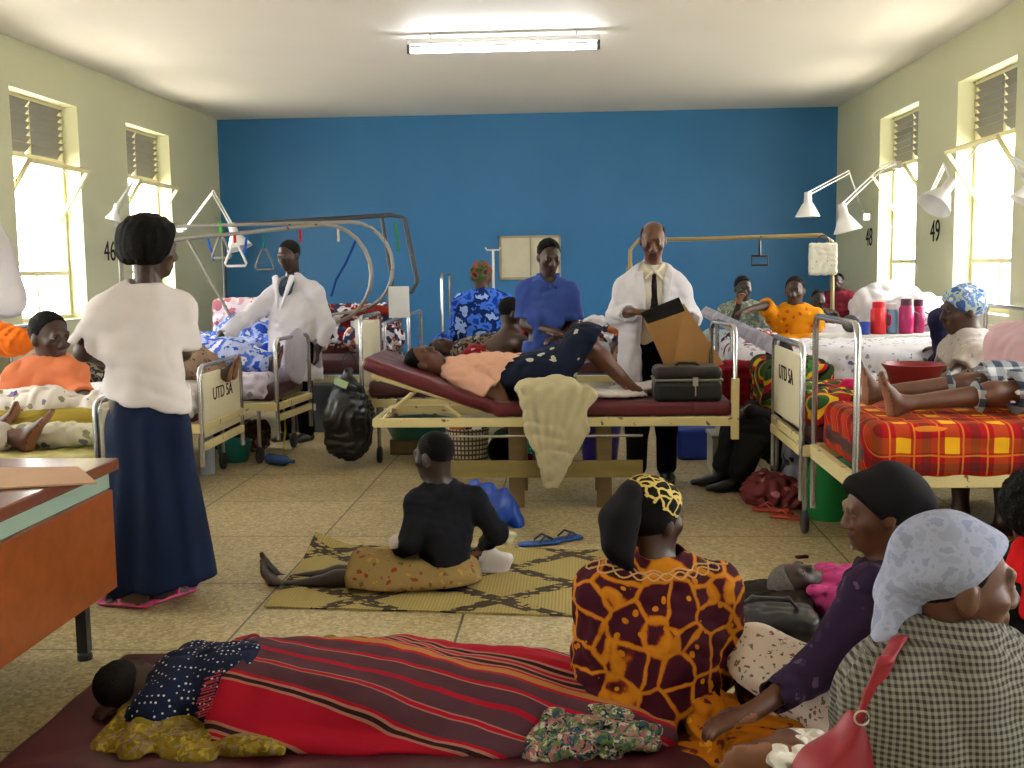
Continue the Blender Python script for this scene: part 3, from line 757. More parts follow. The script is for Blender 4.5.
for i in range(N1):
    for j in range(N2):
        a = i * (N2 + 1) + j; q_ = (a, a + N2 + 1, a + N2 + 2, a + 1); fs.append(q_); fs.append(tuple(k + ntop for k in q_[::-1]))
def rim(idx):
    for a, b_ in zip(idx, idx[1:]): fs.append((a, a + ntop, b_ + ntop, b_))
rim([i * (N2 + 1) for i in range(N1, -1, -1)]); rim([j for j in range(N2 + 1)]); rim([i * (N2 + 1) + N2 for i in range(N1 + 1)]); rim([N1 * (N2 + 1) + j for j in range(N2, -1, -1)])
o = m.raw(vs, fs).build('straw_mat', mat_m, smooth=True); tag(o, 'woven straw mat with dark leaf pattern spread on the floor', 'mat')
# around the child
white = M('white_cotton', 'plain', '#cdc6c6')
G, done = blob('small_pillow', white, 'small white pillow standing behind the child on the straw mat', 'pillow', .007)
G.rbox(W(495, 564, 5.15), (.075, .03, .07), .028, [V3(.9, 0, -.35).normalized(), V3(0, 1, 0), V3(.35, 0, .9).normalized()]); G.wrinkle(.003, 30, 1); done()
G, done = blob('cream_cloth', M('cream_cloth', 'plain', '#c9c4a0'), 'crumpled cream cloth lying on the floor beside the blue plastic bag', 'cloth', .007)
G.ell(W(500, 537, 5.75), (.08, .06, .045)); G.plane((0, 0, .002), (0, 0, -1)); G.wrinkle(.01, 36, 1); done()
blue_pl = M('blue_plastic', 'plain', '#0d3f9e', rough=.3)
G, done = blob('plastic_bag', blue_pl, 'bright blue plastic bag slumped on the floor behind the child', 'bag', .008)
G.chain([W(478, 492, 6.1), W(497, 508, 6.1), W(514, 522, 6.1)], [.065, .1, .05], .05); G.plane((0, 0, .003), (0, 0, -1)); G.wrinkle(.012, 26, 3); done()
G, done = blob('white_rag', white, 'white rag held in the lap of the sitting child', 'cloth', .006)
G.ell(W(400, 541, 4.86), (.05, .04, .03)); G.ell(W(412, 548, 4.9), (.05, .03, .022), None, .02); G.wrinkle(.008, 45, 2); done()
def flipflop(X, Y, rz, mat, label, group, z=.0, s=1.0, strap=None):
    e = empty('flip_flop', (X, Y, z), rz, label, 'flip-flop', group)
    G = Field(); G.ecap((0, -.09 * s, .011), (0, .09 * s, .011), (1, 0, 0), .034 * s, .0105, .046 * s, .0105, .01); me = G.mesh('sole', .006); link('sole', me, mat, e)
    b = MB(); b.tube([(-.038 * s, -.01, .02), (-.03 * s, .03, .05), (0, .075 * s, .03), (0, .08 * s, .018)], .006, 8); b.tube([(.038 * s, -.01, .02), (.03 * s, .03, .05), (0, .075 * s, .03)], .006, 8)
    b.build('strap', strap or mat, e, smooth=True); return e
p = fl(538, 545); flipflop(p.x, p.y, R(-70), M('blue_rubber', 'plain', '#12438a', rough=.5), 'blue flip-flop on the floor, the one nearer the child, strap upwards', 'pair of blue flip-flops', strap=M('dark_strap', 'plain', '#101c40', rough=.5))
p = fl(563, 541); flipflop(p.x, p.y, R(-55), M('blue_rubber'), 'blue flip-flop beside its mate, the one nearer the trolley legs', 'pair of blue flip-flops', strap=M('dark_strap'))
# ---- elderly person lying on the floor, pink top
Yl = 4.35
f = Fig('person', V3(W(850, 610, Yl).x, Yl, .03), 'elderly grey-haired person lying on the floor in a pink top', skin='deep', sc=.92)
f.joints(head=W(797, 584, Yl), neck=W(826, 590, Yl), chest=V3(W(862, 600, Yl).x, Yl, .14), pelvis=V3(1.75, Yl, .13))
c0 = f.J['chest']; f.joints(shL=c0 + V3(-.1, .17, 0), shR=c0 + V3(-.1, -.17, .0), elL=c0 + V3(.18, .24, -.02), elR=c0 + V3(.18, -.25, -.02), wrL=c0 + V3(.4, .1, .08), wrR=c0 + V3(.4, -.1, .1), hipL=V3(1.85, Yl + .08, .13), hipR=V3(1.85, Yl - .08, .13), knL=V3(2.28, Yl + .1, .12), knR=V3(2.28, Yl - .1, .12), anL=V3(2.66, Yl + .1, .09), anR=V3(2.66, Yl - .1, .09))
f.core(); f.head((.3, -.35, .88), (-1, .0, .3)); f.hand('L', (1, 0, 0), (0, 0, -1), .4); f.hand('R', (1, 0, 0), (0, 0, -1), .4, -1); f.foot('L', (.3, 0, 1), (1, 0, -.2)); f.foot('R', (.3, 0, 1), (1, 0, -.2)); f.F.plane((0, 0, .03), (0, 0, -1))
f.body(.009); f.hair('crop', M('grey_hair', 'hair', '#5f5b57', rough=.8))
G = Field(); f.torso(G, .025, .05); f.arm(G, 'L', .025, 1.2); f.arm(G, 'R', .025, 1.2); G.ell(f.J['neck'] + V3(-.05, 0, 0), .07, None, .01, 's'); G.cap(W(828, 604, Yl - .08), W(815, 592, Yl - .12), .05, .03, .03); G.wrinkle(.006, 22, 5); G.plane((0, 0, .028), (0, 0, -1))
f.wear('blouse', G, M('pink_print', 'floral', '#a03468', '#b04a7c', '#7a2450', sc=3), .009)
G, done = blob('dark_blanket', M('dark_brown_blanket', 'camo', '#1e1713', '#2a201a', '#161210', sc=2), 'dark brown blanket laid on the floor under the elderly person', 'blanket', .011)
G.rbox((1.5, Yl, .022), (.95, .36, .02), .015); G.ecap(W(750, 596, Yl + .1), W(790, 606, Yl - .1), (0, 1, 0), .14, .05, .12, .05, .06); G.plane((0, 0, .002), (0, 0, -1)); G.wrinkle(.006, 20, 3); done()
e = empty('shoulder_bag', W(765, 640, 4.0), 0, 'black leather bag on the floor between the tie-dyed blouse and floral skirt', 'bag'); e.location.z = 0
bl = M('black_leather', 'plain', '#121216', rough=.35); p = e.location.copy()
G = Field(); G.rbox(p + V3(0, 0, .1), (.19, .1, .095), .05); G.wrinkle(.005, 20, 2); G.build('body', bl, e, .008)
G = Field(); ap = [p + V3(-.14, 0, .17), p + V3(-.05, -.02, .24), p + V3(.08, -.02, .235), p + V3(.15, 0, .16)]
for i in range(3): G.ecap(ap[i], ap[i + 1], (0, 1, 0), .014, .006, None, None, .01)
G.build('strap', bl, e, .005)
# ================================================================ people near the camera
def w_at(f, sd, t):
    a, b, c = f.J['sh' + sd], f.J['el' + sd], f.J['wr' + sd]
    return a.lerp(b, t) if t <= 1 else b.lerp(c, t - 1)
# --- woman in a white T-shirt standing on the left, seen from behind
f = Fig('person', fl(150, 597), 'standing person in white T-shirt and long navy skirt, seen from behind by the desk', sc=1, headsc=1.02)
stand(f, f.e.location.x, f.e.location.y, -.45, 1.655)
YN = f.e.location.y
f.joints(shL=W(105, 311, YN - .05), shR=W(176, 308, YN + .1), elL=W(84, 352, YN - .06), wrL=W(118, 366, YN + .22), elR=W(182, 352, YN + .12), wrR=W(165, 362, YN + .34),
         chest=W(143, 330, YN), neck=W(148, 291, YN + .02), head=W(152, 250, YN + .04), pelvis=W(147, 398, YN), hipL=W(130, 405, YN), hipR=W(165, 405, YN))
f.J['anL'] = fl(137, 607) + UP * .085; f.J['knL'] = f.J['hipL'].lerp(f.J['anL'], .5) + f.fw * .05
f.core(); f.head(f.fw + f.rt * .45 - UP * .12, None)
f.hand('L', f.rt + f.fw * .5, UP, .6); f.hand('R', f.fw - f.rt, -UP, .6)
f.foot('L', (-1, .25, 0), -UP); f.foot('R', f.fw, -UP)
f.body(.009)
f.hair('wig')
G = Field(); f.torso(G, .03, .06, 1.1); f.arm(G, 'L', .03, 1.0, lo=.045); f.arm(G, 'R', .028, .95, lo=.04)
pl = f.J['pelvis']; G.ecap(pl + UP * .12, pl - UP * .02, f.rt, .175, .135, .19, .15, .05)
G.plane(pl + Vector((0, 0, -.015)), (-.22, 0, -1)); G.ell(f.J['neck'] + UP * .045, .075, None, .01, 's')
for sd, t in (('L', .92), ('R', .9)): G.cuff(w_at(f, sd, .3), w_at(f, sd, t), .06, .14)
G.folds(.007, 14, (.3, 0, 1), 3); G.wrinkle(.004, 13, 2)
f.wear('t_shirt', G, M('white_cotton', 'plain', '#cdc6c6'))
G = Field(); G.ecap(pl + UP * .1, pl - UP * .15, f.rt, .145, .12, .19, .15, .04)
a = fl(143, 590); a.z = .1; G.ecap(pl - UP * .15, W(158, 585, YN), f.rt, .195, .15, .29, .24, .05)
G.plane((-1.8, 0, .085), (.12, 0, -1)); G.folds(.009, 20, (0, 0, 1), 1); f.wear('skirt', G, M('navy_cloth', 'plain', '#141f38'), .012)
G = Field()
# pink sandals
for sd in 'LR':
    a = f.J['an' + sd]; a0 = V3(a.x, a.y, .014)
    tf = Vector((-1, .25, 0)).normalized() if sd == 'L' else f.fw; tr = tf.cross(UP)
    F2 = Field(); F2.ecap(a0 - tf * .05, a0 + tf * .16, tr, .036, .012, .048, .012, .02); F2.cap(a0 + tf * .05 - tr * .045 + UP * .02, a0 + tf * .1 + UP * .055, .011, None, .01); F2.cap(a0 + tf * .1 + UP * .055, a0 + tf * .05 + tr * .045 + UP * .02, .011, None, .01)
    f.wear('sandal', F2, M('pink_rubber', 'plain', '#c8467a', rough=.5), .007)

# --- woman in the tie-dyed blouse sitting on the mattress, seen from behind
Yt = 3.27
t = NT('tie_dye'); v = t.coord(); wv = t.warp(v, 7, .06)
dd = t.voro(wv, 10.5, 'DISTANCE_TO_EDGE', rnd=.75); n_ = t.noise(v, 40, 3)
e_ = t.math('ADD', dd, t.math('MULTIPLY', t.math('SUBTRACT', n_, .5), .1))
star = t.voro(wv, 21, rnd=.9)
c_ = t.ramp(e_, [(.0, C('#bd7a1c')), (.05, C('#b4690f')), (.075, C('#6a2218')), (.1, C('#3c0f1e'))])
c_ = t.mix(t.math('LESS_THAN', star, .2), c_, C('#b9720f'))
t.bump(t.noise(v, 60), .15, .003)
tie_m = t.out(c_, .8)
f = Fig('person', V3(W(652, 735, Yt).x, Yt, .1), 'seated person in maroon and orange tie-dyed blouse on the floor mattress, back turned', sc=1.03)
f.joints(pelvis=W(650, 712, Yt), chest=W(650, 612, Yt + .02), neck=W(655, 566, Yt + .03), head=W(652, 520, Yt + .05), shL=W(600, 590, Yt), shR=W(710, 592, Yt + .05),
         elL=W(592, 655, Yt + .05), wrL=W(625, 690, Yt + .3), elR=W(722, 662, Yt + .1), wrR=W(700, 700, Yt + .3), hipL=W(618, 722, Yt + .03), hipR=W(685, 722, Yt + .03),
         knL=V3(W(600, 700, Yt).x, Yt + .42, .2), knR=V3(W(705, 700, Yt).x, Yt + .4, .2), anL=V3(W(660, 700, Yt).x, Yt + .52, .16), anR=V3(W(640, 700, Yt).x, Yt + .36, .16))
f.core(); f.F.plane((0, 0, .1), (0, 0, -1)); f.head((.75, .66, -.05)); f.hand('L', (.6, .7, -.2), (0, 0, -1), .6); f.hand('R', (-.5, .7, -.2), (0, 0, -1), .6)
for sd, d in (('L', (1, 0, 0)), ('R', (-1, 0, 0))): f.foot(sd, d, (0, .3, -1))
f.body(.007)
# headscarf: black, gold-embroidered at the back of the crown
gs = NT('gold_stitch_scarf'); v = gs.coord(); x = gs.xyz(v)
vine = gs.voro(gs.warp(v, 20, .04), 26, 'DISTANCE_TO_EDGE')
band = gs.math('MULTIPLY', gs.math('LESS_THAN', vine, .1), gs.math('GREATER_THAN', gs.math('ADD', x[2], gs.math('MULTIPLY', x[0], .8)), .66))
gs_m = gs.out(gs.mix(band, C('#120f10'), C('#c2a95e')), .8)
G = f.hair('custom'); P, q = f.HP, f.hs
G.ell(P(0, -.02, .042), (.092 * q, .112 * q, .095 * q), (f.hr, f.hf, f.hu), .03); G.plane(P(0, .06, .05), f.hf - f.hu * .6, .01); G.plane(P(0, -.04, -.075), f.hf * .4 - f.hu, .03)
G.folds(.002, 60, f.hf, 3); f.wear('headscarf', G, gs_m, .006)
G = Field(); a = W(622, 518, Yt - .02)
G.chain([W(632, 500, Yt - .02), W(618, 520, Yt - .04), W(617, 542, Yt - .06), W(630, 566, Yt - .07)], [.05, .062, .05, .02], .04); G.folds(.008, 40, (.15, 0, 1), 2)
f.wear('scarf_tail', G, M('black_cloth', 'plain', '#141216'), .007)
G = Field(); f.torso(G, .03, .07, 1.06); f.arm(G, 'L', .032, 1.6, lo=.03); f.arm(G, 'R', .035, 1.6, lo=.03)
G.ecap(W(651, 640, Yt), W(649, 722, Yt - .01), (1, 0, .0), .2, .15, .225, .19, .06)
G.plane((0, 0, .104), (0, 0, -1), .02); G.ell(f.J['neck'] + V3(0, .01, .06), .085, None, .01, 's')
G.folds(.009, 13, (.15, 0, 1), 2); G.wrinkle(.005, 16, 4)
for sd in 'LR': G.cuff(w_at(f, sd, 1.3), w_at(f, sd, 1.6), .05)
BLO = f.wear('blouse', G, tie_m, .008)
# embroidered neckline
from mathutils.bvhtree import BVHTree
bv = BVHTree.FromPolygons([v.co.copy() for v in BLO.data.vertices], [tuple(p.vertices) for p in BLO.data.polygons]); wi = world_of(f.e); n = f.J['neck']; b = MB()
for k_, (r0, wv_) in enumerate(((.16, .05), (.27, .07), (.27, -.07))):
    pts = []
    for i in range(60):
        a = math.pi * (1.0 + i / 59); el = r0 * .9 + wv_ * math.sin(i * .62)
        d = V3(math.cos(a) * 1.25, math.sin(a), .9 - el * 1.6).normalized(); o_ = n + V3(0, 0, -.06) + d * .6
        hit = bv.ray_cast(wi.inverted() @ o_, -d)
        if hit[0] is not None: pts.append(wi @ (hit[0] + d * .002))
    if len(pts) > 3: b.tube(pts, .0028, 5)
neckline = b.build('neckline_embroidery', M('cream_thread', 'plain', '#c99f6a')); neckline.data.transform(world_of(f.e).inverted()); neckline.parent = f.e
G = Field(); G.ell(W(712, 712, Yt - .06), (.09, .1, .05)); G.chain([W(700, 700, Yt - .08), W(708, 728, Yt - .16), W(714, 755, Yt - .3)], [.05, .05, .022], .04); G.wrinkle(.008, 34, 3)
f.wear('skirt_hem', G, M('orange_print', 'floral', '#a8620c', '#5a1820', '#c98820', '#6a2a14', sc=2.6), .009)
tie = f
# --- woman in purple, black headscarf, sitting on the floor
Yp = 3.25
f = Fig('person', V3(W(850, 730, Yp).x, Yp, 0), 'seated person in purple long-sleeved blouse and black headscarf, face turned left', sc=.98, skin='brown')
f.joints(pelvis=W(848, 725, Yp), chest=W(872, 618, Yp), neck=W(885, 570, Yp), head=W(877, 512, Yp), shL=W(872, 592, Yp - .13), shR=W(885, 588, Yp + .17),
         elL=W(818, 668, Yp - .16), wrL=W(752, 712, Yp - .3), elR=W(835, 660, Yp + .28), wrR=W(770, 680, Yp + .3), hipL=W(842, 735, Yp - .08), hipR=W(850, 728, Yp + .1),
         knR=W(756, 662, Yp + .1), anR=W(747, 712, Yp + .12), knL=W(868, 775, Yp - .34), anL=W(785, 744, Yp - .42))
f.core(); f.head((-1, -.12, -.12)); f.hand('L', (-1, 0, -.35), (0, .2, -1), .35, -1); f.hand('R', (-1, .1, -.4), (0, 0, -1), .4)
f.foot('L', (-1, .1, -.1), (0, -1, -.1)); f.foot('R', (-.7, .6, -.1), (0, 0, -1)); f.F.plane((0, 0, .002), (0, 0, -1))
f.body(.007)
G = f.hair('custom'); P, q = f.HP, f.hs; A = (f.hr, f.hf, f.hu)
G.ell(P(0, -.025, .048), (.098 * q, .12 * q, .098 * q), A, .03); G.ell(P(0, -.1, .02), (.06 * q, .075 * q, .08 * q), A, .03); G.cap(P(0, -.13, .0), P(0, -.1, -.08), .045, .03, .03)
G.plane(P(0, .06, .055), f.hf - f.hu * .7, .012); G.folds(.0055, 40, (f.hf * .8 + f.hu).normalized(), 5); f.wear('headscarf', G, M('black_cloth'), .007)
b = MB(); b.tube(arc(P(.078, -.005, -.045), .008, 0, 6.28, f.hf, f.hu, 10), .0018, 5); 
ear = b.build('earring', M('silver', 'plain', '#c8c4bc', rough=.3, metal=.9)); ear.data.transform(world_of(f.e).inverted()); ear.parent = f.e
G = Field(); f.torso(G, .022, .06); f.arm(G, 'L', .022, 1.72, lo=.016); f.arm(G, 'R', .02, 1.6, lo=.016); G.ecap(W(862, 660, Yp), W(850, 728, Yp), (0, 1, 0), .17, .13, .2, .17, .05)
G.plane((0, 0, .012), (0, 0, -1)); G.ell(f.J['neck'] + V3(0, 0, .06), .075, None, .01, 's')
for sd, t_ in (('L', 1.7), ('R', 1.6)): G.cuff(w_at(f, sd, 1.3), w_at(f, sd, t_), .04)
G.folds(.006, 20, (.5, 0, 1), 6); G.wrinkle(.005, 20, 5)
f.wear('blouse', G, M('purple_print', 'floral', '#2e2038', '#3d2c48', '#5a4460', sc=2.0), .008)
G = Field(); f.leg(G, 'R', .035, 1.12, .08, .05); f.leg(G, 'L', .03, .95, .08, .04); G.ecap(W(840, 700, Yp), W(775, 675, Yp + .05), (0, 1, 0), .22, .13, .17, .09, .06)
G.plane(f.J['knR'] + V3(.0, 0, -.07), (-.75, 0, -1), .02); G.folds(.006, 18, (1, 0, .3), 2); f.wear('skirt', G, M('white_rose_print', 'floral', '#d6c6bc', '#8a5a52', '#6b6b5c', sc=4.2), .009)
purple = f
# --- woman with grey headscarf and checked jacket, nearest on the right
Yg = 2.15
f = Fig('person', V3(W(955, 700, Yg).x, Yg, 0), 'nearest person in grey checked shirt and pale lilac headscarf, looking right', sc=1.02, skin='brown', headsc=1.06)
f.joints(pelvis=V3(W(945, 700, Yg).x, Yg - .02, .16), chest=W(945, 720, Yg), neck=W(950, 650, Yg + .02), head=W(957, 586, Yg + .05), shL=W(893, 700, Yg - .05), shR=W(1012, 690, Yg + .1))
PP = f.J['pelvis']
f.joints(elL=W(885, 800, Yg), wrL=V3(PP.x - .05, Yg + .3, .35), elR=W(1040, 790, Yg + .2), wrR=V3(PP.x + .05, Yg + .38, .35), hipL=PP + V3(-.1, 0, -.03), hipR=PP + V3(.1, 0, -.03),
         knL=PP + V3(-.22, .4, 0), knR=PP + V3(.22, .4, 0), anL=PP + V3(.05, .5, -.08), anR=PP + V3(-.05, .36, -.08))
f.core(); f.head((1, .04, -.02), (-.06, 0, 1)); f.hand('L', (.6, .6, 0), (0, 0, -1), .5); f.hand('R', (-.6, .6, 0), (0, 0, -1), .5)
for sd, d in (('L', (1, 0, 0)), ('R', (-1, 0, 0))): f.foot(sd, d, (0, .3, -1))
f.body(.006)
G = f.hair('crop'); P, q = f.HP, f.hs; A = (f.hr, f.hf, f.hu)
G = Field(); G.ell(P(0, -.022, .045), (.09 * q, .112 * q, .096 * q), A, .03); G.ell(P(0, -.1, -.02), (.045 * q, .04 * q, .05 * q), A, .03)
G.plane(P(0, .06, .07), f.hf * .78 - f.hu * .66, .012)
G.folds(.008, 42, (f.hf * .9 + f.hu * .35).normalized(), 2); f.wear('headscarf', G, M('lilac_grey_cloth', 'camo', '#8a8fa6', '#9498b0', '#8287a0', sc=5), .0055)
G = Field(); G.chain([P(0, -.1, -.03), P(.0, -.12, -.08), P(-.02, -.125, -.16)], [.04, .036, .03], .02); G.chain([P(0, -.1, -.03), P(.05, -.13, -.09), P(.07, -.15, -.17)], [.04, .038, .034], .02)
G.ell(P(0, -.11, -.035), .036, None, .02); G.folds(.009, 60, f.hu, 3); f.wear('scarf_knot', G, M('lilac_grey_cloth'), .0055)
G = Field(); f.torso(G, .035, .07, 1.12); f.arm(G, 'L', .035, 1.7, lo=.03); f.arm(G, 'R', .035, 1.7, lo=.03); G.ecap(f.J['chest'], PP, (1, 0, 0), .2, .13, .23, .18, .07)
n = f.J['neck']; G.plane((0, 0, .02), (0, 0, -1)); G.cyl(n + V3(0, 0, -.0), n + V3(0, .01, .2), .062, .01, 's')
G.wrinkle(.007, 13, 2); G.folds(.005, 14, (.2, 0, 1), 4)
f.wear('shirt', G, M('grey_check', 'checks', '#302f2c', '#807c74', sc=1.9), .0075)
G = Field(); G.cap(n + V3(-.06, -.045, .0), n + V3(.06, -.05, .0), .028, None, .02); G.cap(n + V3(-.06, -.045, .0), n + V3(-.07, .04, -.02), .026, None, .02); G.cap(n + V3(.06, -.05, .0), n + V3(.07, .04, -.02), .026, None, .02)
f.wear('collar', G, M('grey_check'), .007)
grey = f
# red shoulder bag she carries
pk = M('red_leather', 'plain', '#8a1226', rough=.5)
e = empty('handbag', W(838, 760, Yg - .16), 0, 'red leather handbag hanging beside the grey checked shirt', 'bag')
G = Field(); G.ell(W(836, 772, Yg - .1), (.085, .05, .065)); G.ell(W(856, 738, Yg - .1), (.032, .028, .06), None, .05); G.folds(.005, 40, (.5, 0, 1), 2); G.build('pouch', pk, e, .006)
G = Field(); sp_ = [W(864, 718, Yg - .12), W(872, 695, Yg - .12), W(885, 662, Yg - .12), W(898, 640, Yg - .06), W(915, 632, Yg + .05)]
for i in range(4): G.ecap(sp_[i], sp_[i + 1], (1, 0, .4), .016, .006, None, None, .01)
G.build('strap', pk, e, .004)
b = MB(); b.tube(arc(W(862, 718, Yg - .13), .014, 0, 6.28, (1, 0, 0), (0, 0, 1), 14), .002, 6, True); o = b.build('buckle', M('silver')); o.data.transform(world_of(e).inverted()); o.parent = e
# --- person cut by the right edge, black top and red collar
Ye = 2.9
f = Fig('person', V3(W(1050, 700, Ye).x, Ye, 0), 'dark-haired person in black top with red collar at the right edge', sc=.95)
c0 = W(1048, 640, Ye)
f.joints(pelvis=V3(c0.x, Ye, .16), chest=W(1048, 620, Ye), neck=W(1044, 560, Ye), head=W(1040, 518, Ye - .02), shL=W(1003, 590, Ye - .05), shR=W(1095, 590, Ye + .05), elL=W(998, 670, Ye), wrL=W(1020, 690, Ye - .2), elR=W(1100, 670, Ye), wrR=W(1060, 700, Ye - .2),
         hipL=V3(c0.x - .09, Ye, .12), hipR=V3(c0.x + .09, Ye, .12), knL=V3(c0.x - .2, Ye + .4, .1), knR=V3(c0.x + .25, Ye + .4, .1), anL=V3(c0.x + .05, Ye + .5, .07), anR=V3(c0.x, Ye + .35, .07))
f.core(); f.head((.6, .8, 0)); f.hand('L', (1, 0, 0), (0, 0, -1), .5); f.hand('R', (-1, 0, 0), (0, 0, -1), .5); f.foot('L', (1, 0, 0), (0, 0, -1)); f.foot('R', (-1, 0, 0), (0, 0, -1))
f.body(.01); f.hair('afro')
G = Field(); f.torso(G, .03, .07); f.arm(G, 'L', .03, 1.7); f.arm(G, 'R', .03, 1.7); G.ecap(f.J['chest'], f.J['pelvis'], (1, 0, 0), .18, .13, .22, .2, .05); G.plane((0, 0, .01), (0, 0, -1)); G.wrinkle(.004, 16, 1); G.ell(f.J['neck'] + V3(0, 0, .05), .075, None, .01, 's')
f.wear('blouse', G, M('black_cloth'), .011)
G = Field(); n = f.J['neck']; G.chain([n + V3(-.07, -.05, .04), n + V3(-.1, -.085, -.02), n + V3(-.08, -.13, -.1)], [.035, .04, .03], .02); G.chain([n + V3(-.07, -.05, .04), n + V3(.06, -.07, .03)], [.03, .03], .02); G.wrinkle(.004, 40, 1)
f.wear('collar', G, M('red_cloth', 'plain', '#c4161c'), .008)
# --- child sitting on the mat
Yc = 4.95
f = Fig('person', V3(W(447, 590, Yc).x, Yc, .01), 'child in black long-sleeved top and patterned skirt sitting barefoot on the straw mat', sc=.86, skin='deep', headsc=1.12)
f.joints(pelvis=W(447, 577, Yc), chest=W(442, 515, Yc), neck=W(440, 486, Yc), head=W(434, 457, Yc + .01), shL=W(418, 503, Yc - .06), shR=W(474, 500, Yc + .06), elL=W(410, 543, Yc - .12), wrL=W(396, 553, Yc + .08), elR=W(497, 533, Yc + .05), wrR=W(482, 548, Yc + .28),
         hipL=W(440, 588, Yc - .06), hipR=W(440, 582, Yc + .08), knL=W(360, 578, Yc - .05), knR=W(362, 574, Yc + .1), anL=W(285, 589, Yc - .03), anR=W(283, 582, Yc + .12))
f.core(); f.head((-.85, .5, -.12)); f.hand('L', (-1, .2, -.1), (0, 0, -1), .7); f.hand('R', (-.4, .9, -.3), (0, 0, -1), .7)
f.foot('L', (-.35, -.1, 1), (-1, 0, -.3)); f.foot('R', (-.25, .15, 1), (-1, 0, -.25)); f.F.plane((0, 0, .008), (0, 0, -1))
f.body(.0075); f.hair('crop')
G = Field(); f.torso(G, .014, .05); f.arm(G, 'L', .014, 1.85, lo=.012); f.arm(G, 'R', .014, 1.85, lo=.012); G.plane(f.J['pelvis'] - UP * .03, -UP); G.ell(f.J['neck'] + UP * .04, .06, None, .01, 's'); G.wrinkle(.003, 22, 3)
for sd in 'LR': G.cuff(w_at(f, sd, 1.3), w_at(f, sd, 1.8), .034)
f.wear('long_sleeved_top', G, M('black_knit', 'plain', '#15161c'), .0085)
G = Field(); f.leg(G, 'L', .035, 1.12, .12, .04); f.leg(G, 'R', .03, 1.12, .12, .04); G.ecap(f.J['pelvis'], W(372, 577, Yc + .02), (0, 1, 0), .19, .125, .23, .1, .06); G.plane(W(352, 580, Yc), (-1, 0, .12), .01); G.plane((0, 0, .022), (0, 0, -1), .01); G.folds(.008, 20, (1, 0, .2), 3)
f.wear('skirt', G, M('tan_print', 'floral', '#8c7448', '#6a5236', '#a8863c', '#8a3a24', sc=3), .009)
child = f
# ================================================================ examination trolley and who is on it
cream = M('cream_enamel', 'worn', '#c9bb86', '#6b5a3a', rough=.45); chrome = M('chrome', 'metal', '#c4c4c6', rough=.22, metal=.85)
owood = M('old_bench_wood', 'wood', '#6e5a34', rough=.6); vred = M('dark_red_vinyl', 'plain', '#571722', rough=.38)
rubber = M('black_rubber', 'plain', '#17171a', rough=.6)
e = empty('examination_trolley', (-.15, 6.85, 0), 0, 'long examination trolley with dark red mattress and raised head end', 'trolley')
inv = world_of(e).inverted()
def tb(b, name, mat, parent=e, **k):
    o = b.build(name, mat, None, **k); o.data.transform(world_of(parent).inverted()); o.parent = parent; return o
y0, y1 = 6.53, 7.15
G = Field(); G.rbox((.22, 6.84, .602), (.71, .33, .045), .035)
hd = V3(-1.25, 6.84, .885); hn = V3(-.5, 6.84, .615); ax = (hn - hd).normalized(); up_ = V3(0, 1, 0).cross(ax); up_ = up_ if up_.z > 0 else -up_
G.rbox((hd + hn) / 2 + up_ * .0, ((hd - hn).length / 2 + .02, .33, .042), .035, [ax, V3(0, 1, 0), up_], .03)
for i in range(6): G.cap(V3(-.3 + i * .25, 6.505, .655), V3(-.3 + i * .25, 6.505, .58), .003, None, .01)
G.wrinkle(.0015, 14, 1); G.build('mattress', vred, e, .011)
b = MB()
for y_ in (y0, y1): b.bb((-1.21, y_ - .018, .5), (.93, y_ + .018, .555))
for x_ in (-1.2, -.4, .2, .92): b.bb((x_ - .018, y0, .505), (x_ + .018, y1, .55))
tb(b, 'frame', cream, bevel=.005)
b = MB()
for y_ in (y0 + .03, y1 - .03): b.tube([hn + V3(.1, y_ - 6.84, -.06), hd + V3(.03, y_ - 6.84, -.075)], .017, 8)
b.tube([V3(-1.18, y0 + .03, .79), V3(-1.18, y1 - .03, .79)], .017, 8)
for y_ in (y0 + .03, y1 - .03): b.tube([V3(-.98, y_, .7), V3(-1.15, y_, .55)], .012, 8); b.tube([V3(-.78, y_, .63), V3(-.68, y_, .55)], .012, 8)
tb(b, 'head_support', cream, smooth=True)
hoop = [V3(.94, y0 - .0, .5), V3(.94, y0, 1.04), V3(.937, y0 + .03, 1.075), V3(.93, y0 + .07, 1.085), V3(.885, y1 - .07, 1.085), V3(.88, y1 - .03, 1.075), V3(.877, y1, 1.04), V3(.875, y1, .5)]
tb(MB().tube(hoop, .014, 10), 'end_hoop', chrome, smooth=True)
for hx, y_ in ((.94, y0), (.875, y1)):
    tb(MB().bb((hx - .022, y_ - .024, .42), (hx + .022, y_ + .02, .78)), 'post_sleeve', cream, bevel=.004)
b = MB(); b.bb((-.8, y0, .19), (.4, y0 + .04, .29))
tb(b, 'stretcher_beam', M('pale_beam_wood', 'wood', '#8d7c42', rough=.6), bevel=.004)
for x_ in (-.355, .172):
    for y_ in (y0 + .06, y1 - .06): tb(MB().bb((x_ - .045, y_ - .03, 0), (x_ + .045, y_ + .03, .5)), 'leg', owood, bevel=.004)
b = MB()
b.tube([V3(-.85, y0 + .02, .44), V3(.4, y0 + .02, .44)], .009, 8); tb(b, 'under_rail', chrome)
